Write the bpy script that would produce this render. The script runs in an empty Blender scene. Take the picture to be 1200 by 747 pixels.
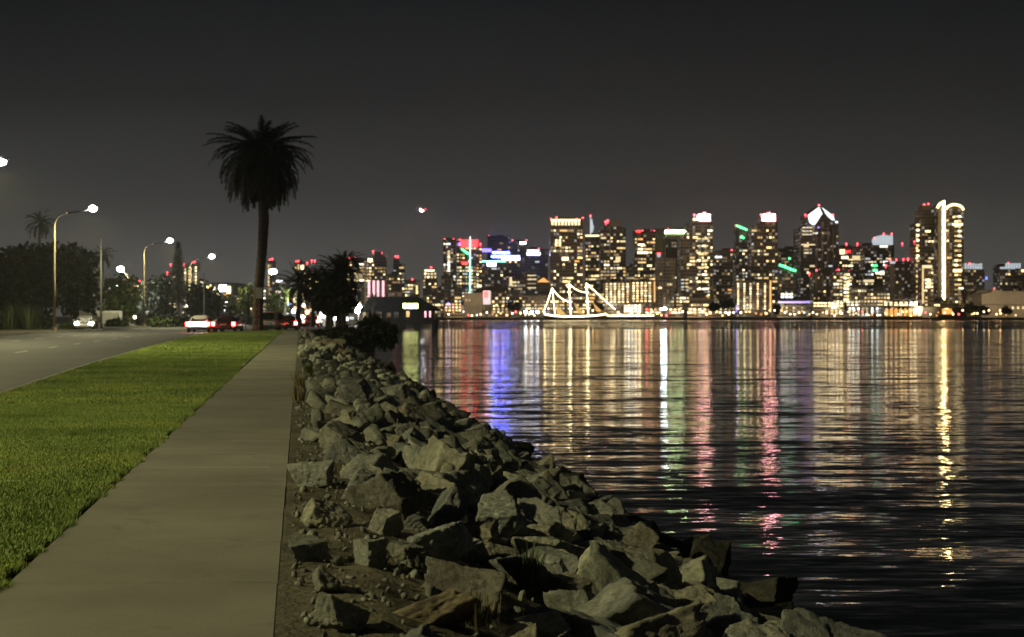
import bpy, bmesh, math, random
import numpy as np
from mathutils import Vector, Matrix, Euler, noise
R = math.radians
rng = random.Random(7)
nrg = np.random.default_rng(7)
S = bpy.context.scene
COL = S.collection
F = 1667.0            # focal length in pixels of the 1200 px wide photograph
EYE = 1.5
HOR = 370.0
SL = 0.149            # the walkway drifts left by this much per metre of depth


def at(px, py, Y):
    return Vector(((px - 600) / F * Y, Y, EYE - (py - HOR) / F * Y))


def W(u, Y, z):
    return (u - SL * Y, Y, z)


# ------------------------------------------------------------------ mesh helpers
class MB:
    def __init__(self):
        self.v = []; self.f = []; self.uv = None

    def add(self, vs, fs):
        b = len(self.v)
        self.v += [tuple(x) for x in vs]
        self.f += [tuple(b + i for i in f) for f in fs]
        return self

    def box(self, x0, x1, y0, y1, z0, z1):
        return self.add([(x0, y0, z0), (x1, y0, z0), (x1, y1, z0), (x0, y1, z0), (x0, y0, z1), (x1, y0, z1), (x1, y1, z1), (x0, y1, z1)],
                        [(0, 3, 2, 1), (4, 5, 6, 7), (0, 1, 5, 4), (1, 2, 6, 5), (2, 3, 7, 6), (3, 0, 4, 7)])

    def tube(self, pts, radii, n=8, cap=True):
        pts = [Vector(p) for p in pts]
        if not hasattr(radii, '__len__'):
            radii = [radii] * len(pts)
        vs, fs = [], []
        for i, p in enumerate(pts):
            t = (pts[min(i + 1, len(pts) - 1)] - pts[max(i - 1, 0)]).normalized()
            a = Vector((0, 1, 0)) if abs(t.y) < .9 else Vector((1, 0, 0))
            s = t.cross(a).normalized(); u = s.cross(t)
            for k in range(n):
                an = 2 * math.pi * k / n
                vs.append(p + (s * math.cos(an) + u * math.sin(an)) * radii[i])
        for i in range(len(pts) - 1):
            for k in range(n):
                k2 = (k + 1) % n
                fs.append((i * n + k, i * n + k2, (i + 1) * n + k2, (i + 1) * n + k))
        if cap:
            fs.append(tuple(range(n - 1, -1, -1)))
            fs.append(tuple((len(pts) - 1) * n + k for k in range(n)))
        return self.add(vs, fs)

    def sphere(self, c, r, n=10, m=6, sz=1.0):
        vs, fs = [(c[0], c[1], c[2] - r * sz)], []
        for j in range(1, m):
            th = -math.pi / 2 + math.pi * j / m
            for k in range(n):
                an = 2 * math.pi * k / n
                vs.append((c[0] + r * math.cos(th) * math.cos(an), c[1] + r * math.cos(th) * math.sin(an), c[2] + r * sz * math.sin(th)))
        vs.append((c[0], c[1], c[2] + r * sz))
        for k in range(n):
            fs.append((0, 1 + (k + 1) % n, 1 + k))
            fs.append((len(vs) - 1, 1 + (m - 2) * n + k, 1 + (m - 2) * n + (k + 1) % n))
        for j in range(m - 2):
            for k in range(n):
                k2 = (k + 1) % n
                fs.append((1 + j * n + k, 1 + j * n + k2, 1 + (j + 1) * n + k2, 1 + (j + 1) * n + k))
        return self.add(vs, fs)

    def prism(self, poly, y0, y1):
        """poly: (x, z) points, extruded along y."""
        n = len(poly)
        vs = [(x, y0, z) for x, z in poly] + [(x, y1, z) for x, z in poly]
        fs = [tuple(range(n)), tuple(range(2 * n - 1, n - 1, -1))]
        for i in range(n):
            j = (i + 1) % n
            fs.append((j, i, n + i, n + j))
        return self.add(vs, fs)

    def sheet(self, poly, z0, z1):
        """poly: (x, y) points, extruded along z."""
        n = len(poly)
        vs = [(x, y, z1) for x, y in poly] + [(x, y, z0) for x, y in poly]
        fs = [tuple(range(n))] + [((i + 1) % n, i, n + i, n + (i + 1) % n) for i in range(n)]
        return self.add(vs, fs)

    def build(self, name, mat, parent=None, loc=None, smooth=False):
        me = bpy.data.meshes.new(name)
        me.from_pydata(self.v, [], self.f)
        bm = bmesh.new(); bm.from_mesh(me)
        bmesh.ops.recalc_face_normals(bm, faces=bm.faces)
        bm.to_mesh(me); bm.free()
        if smooth:
            me.polygons.foreach_set('use_smooth', [True] * len(me.polygons))
        me.materials.append(mat)
        return link(name, me, parent, loc)


def link(name, me, parent=None, loc=None):
    o = bpy.data.objects.new(name, me)
    COL.objects.link(o)
    if parent is not None:
        o.parent = parent
    if loc is not None:
        o.location = loc
    return o


def npmesh(name, v, f, mats, smooth=False, mi=None):
    """v (n,3), f (m,k) numpy arrays."""
    me = bpy.data.meshes.new(name)
    k = f.shape[1]
    me.vertices.add(len(v)); me.vertices.foreach_set('co', np.ascontiguousarray(v, dtype=np.float32).ravel())
    me.loops.add(f.size); me.loops.foreach_set('vertex_index', f.astype(np.int32).ravel())
    me.polygons.add(len(f))
    me.polygons.foreach_set('loop_start', np.arange(0, f.size, k, dtype=np.int32))
    if smooth:
        me.polygons.foreach_set('use_smooth', np.ones(len(f), dtype=bool))
    for m in mats:
        me.materials.append(m)
    if mi is not None:
        me.polygons.foreach_set('material_index', mi.astype(np.int32))
    me.update(calc_edges=True)
    return me


def tag(o, label, cat, group=None):
    o['label'] = label; o['category'] = cat
    if group:
        o['group'] = group
    return o


def thing(name, label, cat, loc, rz=0, group=None):
    o = bpy.data.objects.new(name, None); COL.objects.link(o)
    o.location = loc; o.rotation_euler = (0, 0, rz); o.empty_display_size = .3
    return tag(o, label, cat, group)


def struct(o, kind='structure'):
    o['kind'] = kind
    return o


# ------------------------------------------------------------------ materials
def mat(name, col, rough=.7, metal=0, emit=None, es=0, spec=.5):
    m = bpy.data.materials.new(name); m.use_nodes = True
    b = m.node_tree.nodes['Principled BSDF']
    b.inputs['Base Color'].default_value = (*col, 1)
    b.inputs['Roughness'].default_value = rough
    b.inputs['Metallic'].default_value = metal
    b.inputs['Specular IOR Level'].default_value = spec
    if emit:
        b.inputs['Emission Color'].default_value = (*emit, 1)
        b.inputs['Emission Strength'].default_value = es
        m.cycles.emission_sampling = 'NONE'
    return m


class NT:
    def __init__(self, m):
        self.t = m.node_tree; self.n = self.t.nodes; self.b = self.n.get('Principled BSDF')

    def node(self, typ, **kw):
        n = self.n.new(typ)
        for k, v in kw.items():
            setattr(n, k, v)
        return n

    def set(self, n, i, v):
        if hasattr(v, 'is_output') or isinstance(v, bpy.types.NodeSocket):
            self.t.links.new(v, n.inputs[i])
        else:
            n.inputs[i].default_value = v

    def math(self, op, a, b=0.0, c=None, clamp=False):
        n = self.node('ShaderNodeMath', operation=op, use_clamp=clamp)
        self.set(n, 0, a); self.set(n, 1, b)
        if c is not None:
            self.set(n, 2, c)
        return n.outputs[0]

    def noise(self, vec, scale, detail=4, rough=.55, dist=0):
        n = self.node('ShaderNodeTexNoise')
        if vec is not None:
            self.set(n, 'Vector', vec)
        n.inputs['Scale'].default_value = scale; n.inputs['Detail'].default_value = detail
        n.inputs['Roughness'].default_value = rough; n.inputs['Distortion'].default_value = dist
        return n

    def ramp(self, fac, stops):
        n = self.node('ShaderNodeValToRGB')
        e = n.color_ramp.elements
        while len(e) < len(stops):
            e.new(.5)
        for x, (p, c) in zip(e, stops):
            x.position = p; x.color = (*c, 1)
        self.set(n, 0, fac)
        return n.outputs[0]

    def mix(self, fac, a, b, typ='MIX'):
        n = self.node('ShaderNodeMix', data_type='RGBA', blend_type=typ)
        self.set(n, 0, fac)
        for i, v in ((6, a), (7, b)):
            self.set(n, i, v if not isinstance(v, tuple) else (*v, 1)[:4])
        return n.outputs[2]

    def bump(self, h, strength, dist):
        n = self.node('ShaderNodeBump')
        n.inputs['Strength'].default_value = strength; n.inputs['Distance'].default_value = dist
        self.set(n, 'Height', h)
        self.t.links.new(n.outputs[0], self.b.inputs['Normal'])
        return n

    def map(self, scale=(1, 1, 1), src='Object'):
        tc = self.node('ShaderNodeTexCoord')
        mp = self.node('ShaderNodeMapping')
        mp.inputs['Scale'].default_value = scale
        self.t.links.new(tc.outputs[src], mp.inputs[0])
        return mp.outputs[0]

    def out(self, name, v):
        self.set(self.b, name, v)


def ground_mat(name, stops, scale, rough=.9, bump=.4, bdist=.02, scale2=None, spec=.3):
    m = mat(name, (.2, .2, .2), rough, spec=spec); t = NT(m)
    p = t.map()
    a = t.noise(p, scale, 6, .6).outputs[0]
    c = t.ramp(a, stops)
    b = t.noise(p, scale2 or scale * 9, 5, .65).outputs[0]
    c2 = t.mix(.55, c, t.ramp(b, [(.3, (.45, .45, .45)), (.7, (1.25, 1.25, 1.25))]), 'MULTIPLY')
    t.out('Base Color', c2)
    t.bump(b, bump, bdist)
    return m


M = {}
M['asphalt'] = ground_mat('asphalt', [(.3, (.036, .036, .037)), (.7, (.062, .06, .057))], .35, .75, .5, .01, 40)
M['verge'] = ground_mat('verge_soil', [(.3, (.05, .045, .03)), (.7, (.1, .09, .05))], .3, .95)
M['soil'] = ground_mat('bank_soil', [(.3, (.075, .068, .045)), (.5, (.145, .13, .088)), (.75, (.23, .21, .15))], 1.6, .95, .9, .05, 14)
M['land'] = ground_mat('far_land', [(.3, (.04, .04, .035)), (.7, (.09, .085, .07))], .02, .95)
M['quay'] = ground_mat('quay_concrete', [(.3, (.08, .075, .065)), (.7, (.14, .13, .11))], .1, .9)
M['kerb'] = ground_mat('kerb_concrete', [(.3, (.16, .155, .14)), (.7, (.25, .24, .21))], 1.5, .9, .3, .01)
M['paint'] = ground_mat('road_paint', [(.3, (.4, .4, .38)), (.7, (.62, .62, .58))], 3, .7, .2, .005)
M['turf'] = ground_mat('turf_soil', [(.3, (.08, .11, .022)), (.55, (.12, .17, .035)), (.75, (.18, .17, .06))], .5, .95, .9, .03, 30)
M['pole'] = ground_mat('lamp_pole_concrete', [(.3, (.24, .20, .13)), (.7, (.32, .27, .18))], 2, .8, .2, .01)
M['galv'] = mat('galvanised_metal', (.17, .17, .165), .6, .3)
M['darkmetal'] = mat('dark_metal', (.05, .05, .055), .5, .4)
M['rubber'] = mat('tyre_rubber', (.02, .02, .02), .9)
M['glass'] = mat('car_glass', (.012, .014, .016), .06, spec=.7)
M['white'] = mat('white_panel', (.5, .5, .48), .6)
M['greywood'] = ground_mat('weathered_wood', [(.3, (.06, .05, .04)), (.7, (.11, .095, .075))], 1.2, .85)
M['roof'] = ground_mat('dark_shingle', [(.3, (.030, .030, .028)), (.7, (.05, .05, .045))], 2, .9)
M['hull'] = mat('ship_hull', (.035, .035, .035), .5)
M['sail'] = mat('lit_canvas', (.5, .38, .2), .8, emit=(1, .55, .16), es=.75)  # lamplight on the sails is put in as emission


# concrete walkway: slabs differ slightly, stains, worn surface
def concrete():
    m = mat('walkway_concrete', (.28, .27, .24), .85, spec=.3); t = NT(m)
    p = t.map()
    isl = t.node('ShaderNodeNewGeometry').outputs['Random Per Island']
    slab = t.ramp(isl, [(0, (.25, .238, .195)), (1, (.315, .30, .25))])
    big = t.noise(p, .55, 5, .6).outputs[0]
    c = t.mix(.7, slab, t.ramp(big, [(.3, (.62, .62, .60)), (.5, (.95, .95, .95)), (.7, (1.25, 1.24, 1.2))]), 'MULTIPLY')
    fine = t.noise(p, 90, 3, .7).outputs[0]
    c = t.mix(.5, c, t.ramp(fine, [(.35, (.7, .7, .7)), (.65, (1.2, 1.2, 1.2))]), 'MULTIPLY')
    st = t.noise(p, 1.3, 7, .72, 1.6).outputs[0]
    c = t.mix(t.ramp(st, [(.56, (0, 0, 0)), (.72, (.62, .62, .62))]), c, (.12, .115, .10))
    t.out('Base Color', c); t.bump(fine, .25, .004)
    return m


M['concrete'] = concrete()


def rock_mat(name, a, b, c3, isl=False):
    m = mat(name, a, .88, spec=.25); t = NT(m)
    p = t.map()
    oi = t.node('ShaderNodeObjectInfo').outputs['Random']
    if isl:
        oi = t.node('ShaderNodeNewGeometry').outputs['Random Per Island']
    off = t.node('ShaderNodeVectorMath', operation='SCALE')
    t.set(off, 0, (13.0, 7.0, 5.0)); t.set(off, 'Scale', oi)
    ad = t.node('ShaderNodeVectorMath', operation='ADD')
    t.set(ad, 0, p); t.set(ad, 1, off.outputs[0])
    v = ad.outputs[0]
    n1 = t.noise(v, 1.7, 6, .62, .6).outputs[0]
    n2 = t.noise(v, 9, 8, .7).outputs[0]
    n3 = t.noise(v, 38, 5, .7).outputs[0]
    col = t.ramp(n1, [(.32, a), (.5, b), (.68, c3)])
    tint = t.ramp(oi, [(0, (.62, .62, .62)), (.35, (.95, .93, .9)), (.7, (1.12, 1.06, .95)), (1, (1.3, 1.3, 1.24))])
    col = t.mix(1, col, tint, 'MULTIPLY')
    col = t.mix(.75, col, t.ramp(n2, [(.30, (.38, .38, .38)), (.5, (.95, .95, .95)), (.72, (1.45, 1.42, 1.35))]), 'MULTIPLY')
    col = t.mix(.5, col, t.ramp(n3, [(.3, (.5, .5, .5)), (.7, (1.4, 1.4, 1.4))]), 'MULTIPLY')
    t.out('Base Color', col)
    h = t.math('ADD', t.math('MULTIPLY', n2, 1.0), t.math('MULTIPLY', n3, .4))
    t.bump(h, .8, .05)
    return m


M['rock_grey'] = rock_mat('grey_rock', (.185, .20, .20), (.32, .34, .33), (.46, .48, .44))
M['rock_brown'] = rock_mat('brown_rock', (.175, .167, .145), (.30, .29, .245), (.42, .405, .34))
M['rock_pale'] = rock_mat('pale_rock', (.25, .26, .225), (.40, .41, .345), (.56, .55, .46))
M['rock_tan'] = rock_mat('tan_rock', (.22, .19, .135), (.35, .305, .22), (.46, .41, .30))
M['rock_wet'] = rock_mat('wet_dark_rock', (.035, .036, .033), (.055, .055, .05), (.085, .08, .07))
M['rock_far'] = rock_mat('mixed_rock', (.16, .17, .16), (.27, .285, .262), (.40, .41, .36), True)


def leaf_mat(name, a, b):
    m = mat(name, a, .6, spec=.3); t = NT(m)
    r = t.node('ShaderNodeNewGeometry').outputs['Random Per Island']
    t.out('Base Color', t.ramp(r, [(0, a), (1, b)]))
    return m


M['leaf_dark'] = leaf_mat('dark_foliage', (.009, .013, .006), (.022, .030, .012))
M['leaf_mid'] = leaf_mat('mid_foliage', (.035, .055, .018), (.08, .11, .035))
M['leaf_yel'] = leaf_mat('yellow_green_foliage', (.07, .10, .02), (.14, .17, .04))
M['palm_leaf'] = leaf_mat('palm_fronds', (.018, .026, .012), (.038, .048, .022))
M['palm_dead'] = leaf_mat('dry_palm_fronds', (.022, .02, .013), (.045, .038, .022))
M['dry'] = leaf_mat('dry_weeds', (.16, .13, .06), (.28, .24, .12))
M['grass'] = leaf_mat('grass_blades', (.05, .105, .012), (.14, .20, .03))


def grass_var():
    m = M['grass']; t = NT(m)
    r = t.node('ShaderNodeNewGeometry').outputs['Random Per Island']
    c = t.ramp(r, [(0, (.20, .29, .065)), (.8, (.34, .45, .12)), (1, (.42, .42, .19))])
    p = t.map()
    a = t.noise(p, .45, 5, .6).outputs[0]
    c = t.mix(.8, c, t.ramp(a, [(.33, (.5, .58, .46)), (.5, (1, 1, 1)), (.68, (1.5, 1.3, 1.0))]), 'MULTIPLY')
    d = t.noise(p, 1.1, 4, .6).outputs[0]
    c = t.mix(t.ramp(d, [(.60, (0, 0, 0)), (.74, (.7, .7, .7))]), c, (.30, .24, .11))
    t.out('Base Color', c)


grass_var()


def bark():
    m = mat('palm_bark', (.07, .055, .04), .95); t = NT(m)
    p = t.map((1, 1, 3.2))
    n = t.noise(p, 2.2, 5, .7).outputs[0]
    t.out('Base Color', t.ramp(n, [(.3, (.03, .025, .018)), (.7, (.095, .08, .058))]))
    t.bump(n, .9, .12)
    return m


M['bark'] = bark()

# lit things: lamps, windows, and floodlit faces whose light is put in as emission
LIT = {}


def lit(code, col, s):
    LIT[code] = mat('lit_' + code, (.5, .5, .5), .5, emit=col, es=s)


lit('amber_dim', (1, .60, .22), .38); lit('amber', (1, .64, .24), 1.2); lit('amber_bright', (1, .70, .30), 2.9)
lit('cream', (1, .80, .42), 1.2); lit('cream_bright', (1, .84, .48), 3.3); lit('cream_dim', (1, .78, .40), .4)
lit('cool', (.85, .95, 1), .8); lit('cool_bright', (.9, .97, 1), 3.2)
lit('orange', (1, .42, .09), 1.5); lit('blue', (.16, .2, 1), 3)
lit('red_beacon', (1, .06, .08), 9); lit('red_sign', (1, .012, .015), 13); lit('pink', (1, .55, .62), 2.0)
lit('green', (.08, 1, .28), 5.0); lit('cyan', (.35, 1, .80), 3.6); lit('violet', (.3, .22, 1), 2.4)
lit('crown_white', (.92, .96, 1), 2.2); lit('crown_pink', (1, .40, .44), 26); lit('crown_warm', (1, .78, .36), 4)
lit('roof_glow', (.80, .92, 1), .75); lit('line_white', (1, .70, .30), 24); lit('sign_blue', (.05, .07, 1), 120)
lit('sign_white', (.50, .56, 1), 22); lit('bar_green', (.72, 1, .45), 34); lit('ship_lights', (1, .78, .40), 10)
lit('lamp', (1, .96, .86), 450); LIT['lamp'].cycles.emission_sampling = 'AUTO'; lit('flood', (.88, .97, 1), 24); lit('shore_warm', (1, .58, .20), 9)
lit('shore_white', (1, .84, .52), 7); lit('tail', (1, .04, .03), 75); lit('tail_glare', (1, .60, .55), 45); lit('head', (1, .93, .8), 110)
lit('sign_yellow', (.95, 1, .30), 12); lit('moonwhite', (1, .98, .94), 500); lit('neon_soft', (.9, .75, .85), .9)


# facade: a grid of unlit panes, a few curtained rooms glowing faintly
def facade(name, wall, glass=(.012, .013, .015), lo=.76, glow=.46):
    m = mat(name, wall, .8, spec=.4); t = NT(m)
    uv = t.node('ShaderNodeUVMap').outputs[0]
    sx = t.node('ShaderNodeSeparateXYZ'); t.set(sx, 0, uv)
    fu, fv = t.math('FRACT', sx.outputs[0]), t.math('FRACT', sx.outputs[1])
    def band(x, a, b):
        return t.math('MULTIPLY', t.math('GREATER_THAN', x, a), t.math('LESS_THAN', x, b))
    mask = t.math('MULTIPLY', band(fu, .14, .86), band(fv, .22, .80))
    fl = t.node('ShaderNodeVectorMath', operation='FLOOR'); t.set(fl, 0, uv)
    oi = t.node('ShaderNodeObjectInfo').outputs['Random']
    ad = t.node('ShaderNodeVectorMath', operation='ADD'); t.set(ad, 0, fl.outputs[0])
    cx = t.node('ShaderNodeCombineXYZ'); t.set(cx, 2, t.math('MULTIPLY', oi, 97.0)); t.set(ad, 1, cx.outputs[0])
    wn = t.node('ShaderNodeTexWhiteNoise', noise_dimensions='3D'); t.set(wn, 0, ad.outputs[0])
    nz = t.noise(t.map(), .06, 3).outputs[0]
    wc = t.mix(.6, wall, t.ramp(nz, [(.3, (.6, .6, .6)), (.7, (1.25, 1.25, 1.25))]), 'MULTIPLY')
    t.out('Base Color', t.mix(mask, wc, glass))
    t.out('Roughness', t.math('SUBTRACT', .85, t.math('MULTIPLY', mask, .65)))
    on = t.math('MULTIPLY', t.math('GREATER_THAN', wn.outputs[0], lo), mask)
    st = t.math('MULTIPLY', on, t.math('MULTIPLY', t.math('SUBTRACT', wn.outputs[0], lo - .03), glow / (1.03 - lo)))
    t.out('Emission Color', t.ramp(wn.outputs[0], [(lo, (1, .66, .32)), ((lo + 1) / 2, (1, .84, .55)), (1, (.9, .95, 1))]))
    t.out('Emission Strength', st)
    m.cycles.emission_sampling = 'NONE'
    return m


WALL = {
    'brown': facade('brown_facade', (.19, .155, .11)), 'dark': facade('dark_facade', (.11, .10, .088)),
    'grey': facade('grey_facade', (.26, .245, .21), lo=.72), 'tan': facade('tan_facade', (.26, .22, .16), lo=.86),
    'pale': facade('pale_facade', (.34, .33, .30), lo=.82), 'violet': facade('violet_grey_facade', (.17, .14, .19), lo=.93),  # pale: floodlight on such fronts is put into a lighter wall colour
    'busy': facade('busy_facade', (.20, .17, .13), lo=.55, glow=.45),
}
M['plain'] = ground_mat('plain_concrete', [(.3, (.26, .235, .19)), (.7, (.34, .31, .25))], .05, .9)
# ================================================================== world, camera
wd = bpy.data.worlds.new('World'); S.world = wd; wd.use_nodes = True
nt = wd.node_tree
bg = nt.nodes['Background']
tc = nt.nodes.new('ShaderNodeTexCoord'); sep = nt.nodes.new('ShaderNodeSeparateXYZ')
nt.links.new(tc.outputs['Generated'], sep.inputs[0])
cr = nt.nodes.new('ShaderNodeValToRGB'); nt.links.new(sep.outputs[2], cr.inputs[0])
stops = [(0, (.112, .109, .098)), (.03, (.098, .097, .091)), (.08, (.043, .043, .041)), (.15, (.0165, .0172, .0172)), (.24, (.0045, .0058, .0070)), (.6, (.009, .0096, .0102))]
while len(cr.color_ramp.elements) < len(stops):
    cr.color_ramp.elements.new(.5)
for e, (p, c) in zip(cr.color_ramp.elements, stops):
    e.position = p; e.color = (*c, 1)
# thin uneven cloud lit from the city below
nz = nt.nodes.new('ShaderNodeTexNoise'); nz.inputs['Scale'].default_value = 2.2; nz.inputs['Detail'].default_value = 4
mp = nt.nodes.new('ShaderNodeMapping'); mp.inputs['Scale'].default_value = (1, 1, 3.5)
nt.links.new(tc.outputs['Generated'], mp.inputs[0]); nt.links.new(mp.outputs[0], nz.inputs[0])
mr = nt.nodes.new('ShaderNodeMapRange'); nt.links.new(nz.outputs[0], mr.inputs[0])
mr.inputs[1].default_value = .3; mr.inputs[2].default_value = .7; mr.inputs[3].default_value = .80; mr.inputs[4].default_value = 1.20
nt.links.new(cr.outputs[0], bg.inputs[0]); nt.links.new(mr.outputs[0], bg.inputs[1])

cam = bpy.data.cameras.new('camera'); co = bpy.data.objects.new('camera', cam); COL.objects.link(co)
co.location = (0, 0, EYE); co.rotation_euler = (R(90), 0, 0)
cam.sensor_width = 36; cam.lens = F / 1200 * 36; cam.shift_y = -3.5 / 1200
cam.clip_start = .1; cam.clip_end = 20000
cam.dof.use_dof = True; cam.dof.focus_distance = 12.5; cam.dof.aperture_fstop = 50 / 14.0
S.camera = co
S.view_settings.view_transform = 'Standard'; S.view_settings.look = 'None'; S.view_settings.exposure = 0; S.view_settings.gamma = 1
S.render.engine = 'CYCLES'
c = S.cycles
c.use_denoising = True; c.denoiser = 'OPENIMAGEDENOISE'; c.denoising_prefilter = 'ACCURATE'
c.max_bounces = 5; c.diffuse_bounces = 2; c.glossy_bounces = 3; c.transmission_bounces = 2; c.volume_bounces = 0
c.sample_clamp_indirect = 3; c.sample_clamp_direct = 0; c.caustics_reflective = False; c.caustics_refractive = False
c.use_light_tree = True

# ================================================================== near ground
EDGE = [(-30, -3.6), (6, -4.8), (16, -5.3), (27.8, -5.87), (43.9, -6.6), (60, -7.1), (83, -7.6), (114, -8.0), (124, -7.7), (128, -6.9), (135, -4.2), (143, -.6), (151, 2.5), (200, 6), (300, 9.5)]
LEFT = [(-30, -14), (0, -20), (30, -26.5), (60, -32.0), (98, -38.2), (119, -41.6), (138, -43.7), (197, -50.2), (250, -55.5), (340, -56.8), (420, -55)]
SHORE = [(145, 7.6), (160, 8.0), (200, 9.4), (300, 13.5)]


def lerp(tab, y):
    if y <= tab[0][0]:
        return tab[0][1]
    for (a, b), (c2, d) in zip(tab, tab[1:]):
        if y <= c2:
            return b + (d - b) * (y - a) / (c2 - a)
    return tab[-1][1]


WATER_Z = -2.0
BANK = [(-.3, -.02), (-.1, -.004), (.45, -.03), (.95, -.16), (1.6, -.45), (5.5, -2.1), (9.5, -3.6)]


def bank(u):
    return lerp(BANK, u)


# the land: one slab from behind the camera to beyond the city, its edge the quay
land = [W(-.5, -30, 0)[:2], W(-.5, 138, 0)[:2], W(7.6, 145, 0)[:2]]
land += [W(u, y, 0)[:2] for y, u in SHORE[1:]]
land += [at(462, 380, 480).xy[:], at(492, 380, 800).xy[:], at(516, 380, 1080).xy[:], at(528, 380, 1150).xy[:], (2400, 1150), (2400, 2600), (-2400, 2600), (-2400, -30)]
struct(MB().sheet(land, -6, -.16).build('ground', M['land']))
# road
road = [(u - SL * y, y) for y, u in EDGE] + [(-30.0, 420)] + [(x, y) for y, x in reversed(LEFT)]
struct(MB().sheet(road, -.30, -.12).build('road', M['asphalt']))
# far verge beyond the road
verge = [(x, y) for y, x in LEFT] + [(-70, 460), (-400, 460), (-400, -30)]
struct(MB().sheet([(x - .35, y) for x, y in verge[:len(LEFT)]] + verge[len(LEFT):], -.4, .0).build('verge', M['verge']))


def ribbon(tab, z0, z1, off0, off1, use_u):
    mb = MB(); n = len(tab)
    vs = []
    for i, (y, x) in enumerate(tab):
        if use_u:
            x = x - SL * y
        vs += [(x + off0, y, z0), (x + off0, y, z1), (x + off1, y, z1), (x + off1, y, z0)]
    fs = []
    for i in range(n - 1):
        for k in range(4):
            k2 = (k + 1) % 4
            fs.append((i * 4 + k, i * 4 + k2, i * 4 + 4 + k2, i * 4 + 4 + k))
    return mb.add(vs, fs)


struct(ribbon(EDGE, -.3, .012, 0.003, .15, True).build('kerb', M['kerb']))
struct(ribbon(LEFT, -.3, .015, -.345, -.14, False).build('far_kerb', M['kerb']))
# lane dashes and edge line
mk = MB()
for k in range(30):
    y = 8 + k * 9.0
    x = lerp([(a, b - SL * a) for a, b in EDGE[:11]], y) if y < 114 else lerp([(114, -25), (300, -44)], y)
    for fr in (.33, .66):
        xx = x + (lerp(LEFT, y) - x) * fr
        x2 = (lerp([(a, b - SL * a) for a, b in EDGE[:11]], y + 3) if y + 3 < 114 else lerp([(114, -25), (300, -44)], y + 3))
        x2 = x2 + (lerp(LEFT, y + 3) - x2) * fr
        mk.add([(xx - .06, y, -.116), (xx + .06, y, -.116), (x2 + .06, y + 3, -.116), (x2 - .06, y + 3, -.116)], [(0, 1, 2, 3)])
struct(mk.build('road_markings', M['paint']))

# turf strip: soil surface, gently lumpy
ys = np.concatenate([np.arange(-30, 40, .5), np.arange(40, 151, 1.5)])
gv, gf = [], []
NC = 15
for y in ys:
    a = lerp(EDGE, y) + .155; b = -1.735 + .03 * noise.noise((y * 1.7, 3, 1)) + .015 * noise.noise((y * 6, 3, 1))
    b = min(b, b if y < 139 else a)
    if a > b:
        a = b - .01
    for k in range(NC):
        u = a + (b - a) * k / (NC - 1)
        z = .004 + .006 * noise.noise((u * .8, y * .5, 3)) + .003 * noise.noise((u * 3, y * 2.5, 9))
        if k == 0 or k == NC - 1:
            z = -.03
        gv.append(W(u, y, z))
for i in range(len(ys) - 1):
    for k in range(NC - 1):
        gf.append((i * NC + k, i * NC + k + 1, (i + 1) * NC + k + 1, (i + 1) * NC + k))
struct(MB().add(gv, gf).build('lawn_ground', M['turf'], smooth=True))


# grass blades: triangles
def blades(n, y0, y1, h, w):
    t = nrg.random(n)
    y = y0 + (y1 - y0) * t
    a = np.interp(y, [e[0] for e in EDGE], [e[1] for e in EDGE]) + .12
    b = -1.70 + .025 * np.sin(y * 3.1) * np.sin(y * 1.3 + 1)
    b = np.where(y > 128, np.maximum(a, np.minimum(-1.66, 3)), b)
    u = a + (b - a) * nrg.random(n)
    x = u - SL * y
    dens = 0.5 + .5 * np.sin(x * 2.1 + np.sin(y * 1.3) * 2) * np.sin(y * .9 + np.cos(x) * 2)
    hh = h * (.55 + .7 * nrg.random(n)) * (.75 + .5 * dens)
    an = nrg.random(n) * 2 * np.pi
    lean = nrg.normal(0, .45, (n, 2)) * hh[:, None]
    dx, dy = np.cos(an) * w / 2, np.sin(an) * w / 2
    v = np.empty((n, 3, 3))
    v[:, 0] = np.stack([x - dx, y - dy, np.full(n, -.005)], 1)
    v[:, 1] = np.stack([x + dx, y + dy, np.full(n, -.005)], 1)
    v[:, 2] = np.stack([x + lean[:, 0], y + lean[:, 1], hh], 1)
    return v.reshape(-1, 3)




def edge_blades(n, y0, y1, h, w):
    y = y0 + (y1 - y0) * nrg.random(n) ** 1.4
    wob = .04 * np.sin(y * 2.7 + np.sin(y * 7.1)) + .03 * np.sin(y * 11.3)
    u = -1.715 + wob + nrg.normal(0, .022, n)
    x = u - SL * y
    an = nrg.random(n) * 2 * np.pi
    hh = h * (.4 + nrg.random(n) ** 2)
    dx, dy = np.cos(an) * w / 2, np.sin(an) * w / 2
    v = np.empty((n, 3, 3))
    v[:, 0] = np.stack([x - dx, y - dy, np.full(n, -.03)], 1)
    v[:, 1] = np.stack([x + dx, y + dy, np.full(n, -.03)], 1)
    v[:, 2] = np.stack([x + hh * (.35 + .5 * nrg.random(n)), y + nrg.normal(0, .4, n) * hh, hh * .8], 1)
    return v.reshape(-1, 3)


bl = np.concatenate([edge_blades(30000, 5, 40, .036, .012), blades(340000, 5, 24, .028, .013), blades(170000, 24, 62, .034, .026), blades(100000, 62, 150, .07, .05)])
g = link('grass', npmesh('grass', bl, np.arange(len(bl)).reshape(-1, 3), [M['grass']]))
struct(g, 'stuff')

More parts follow.
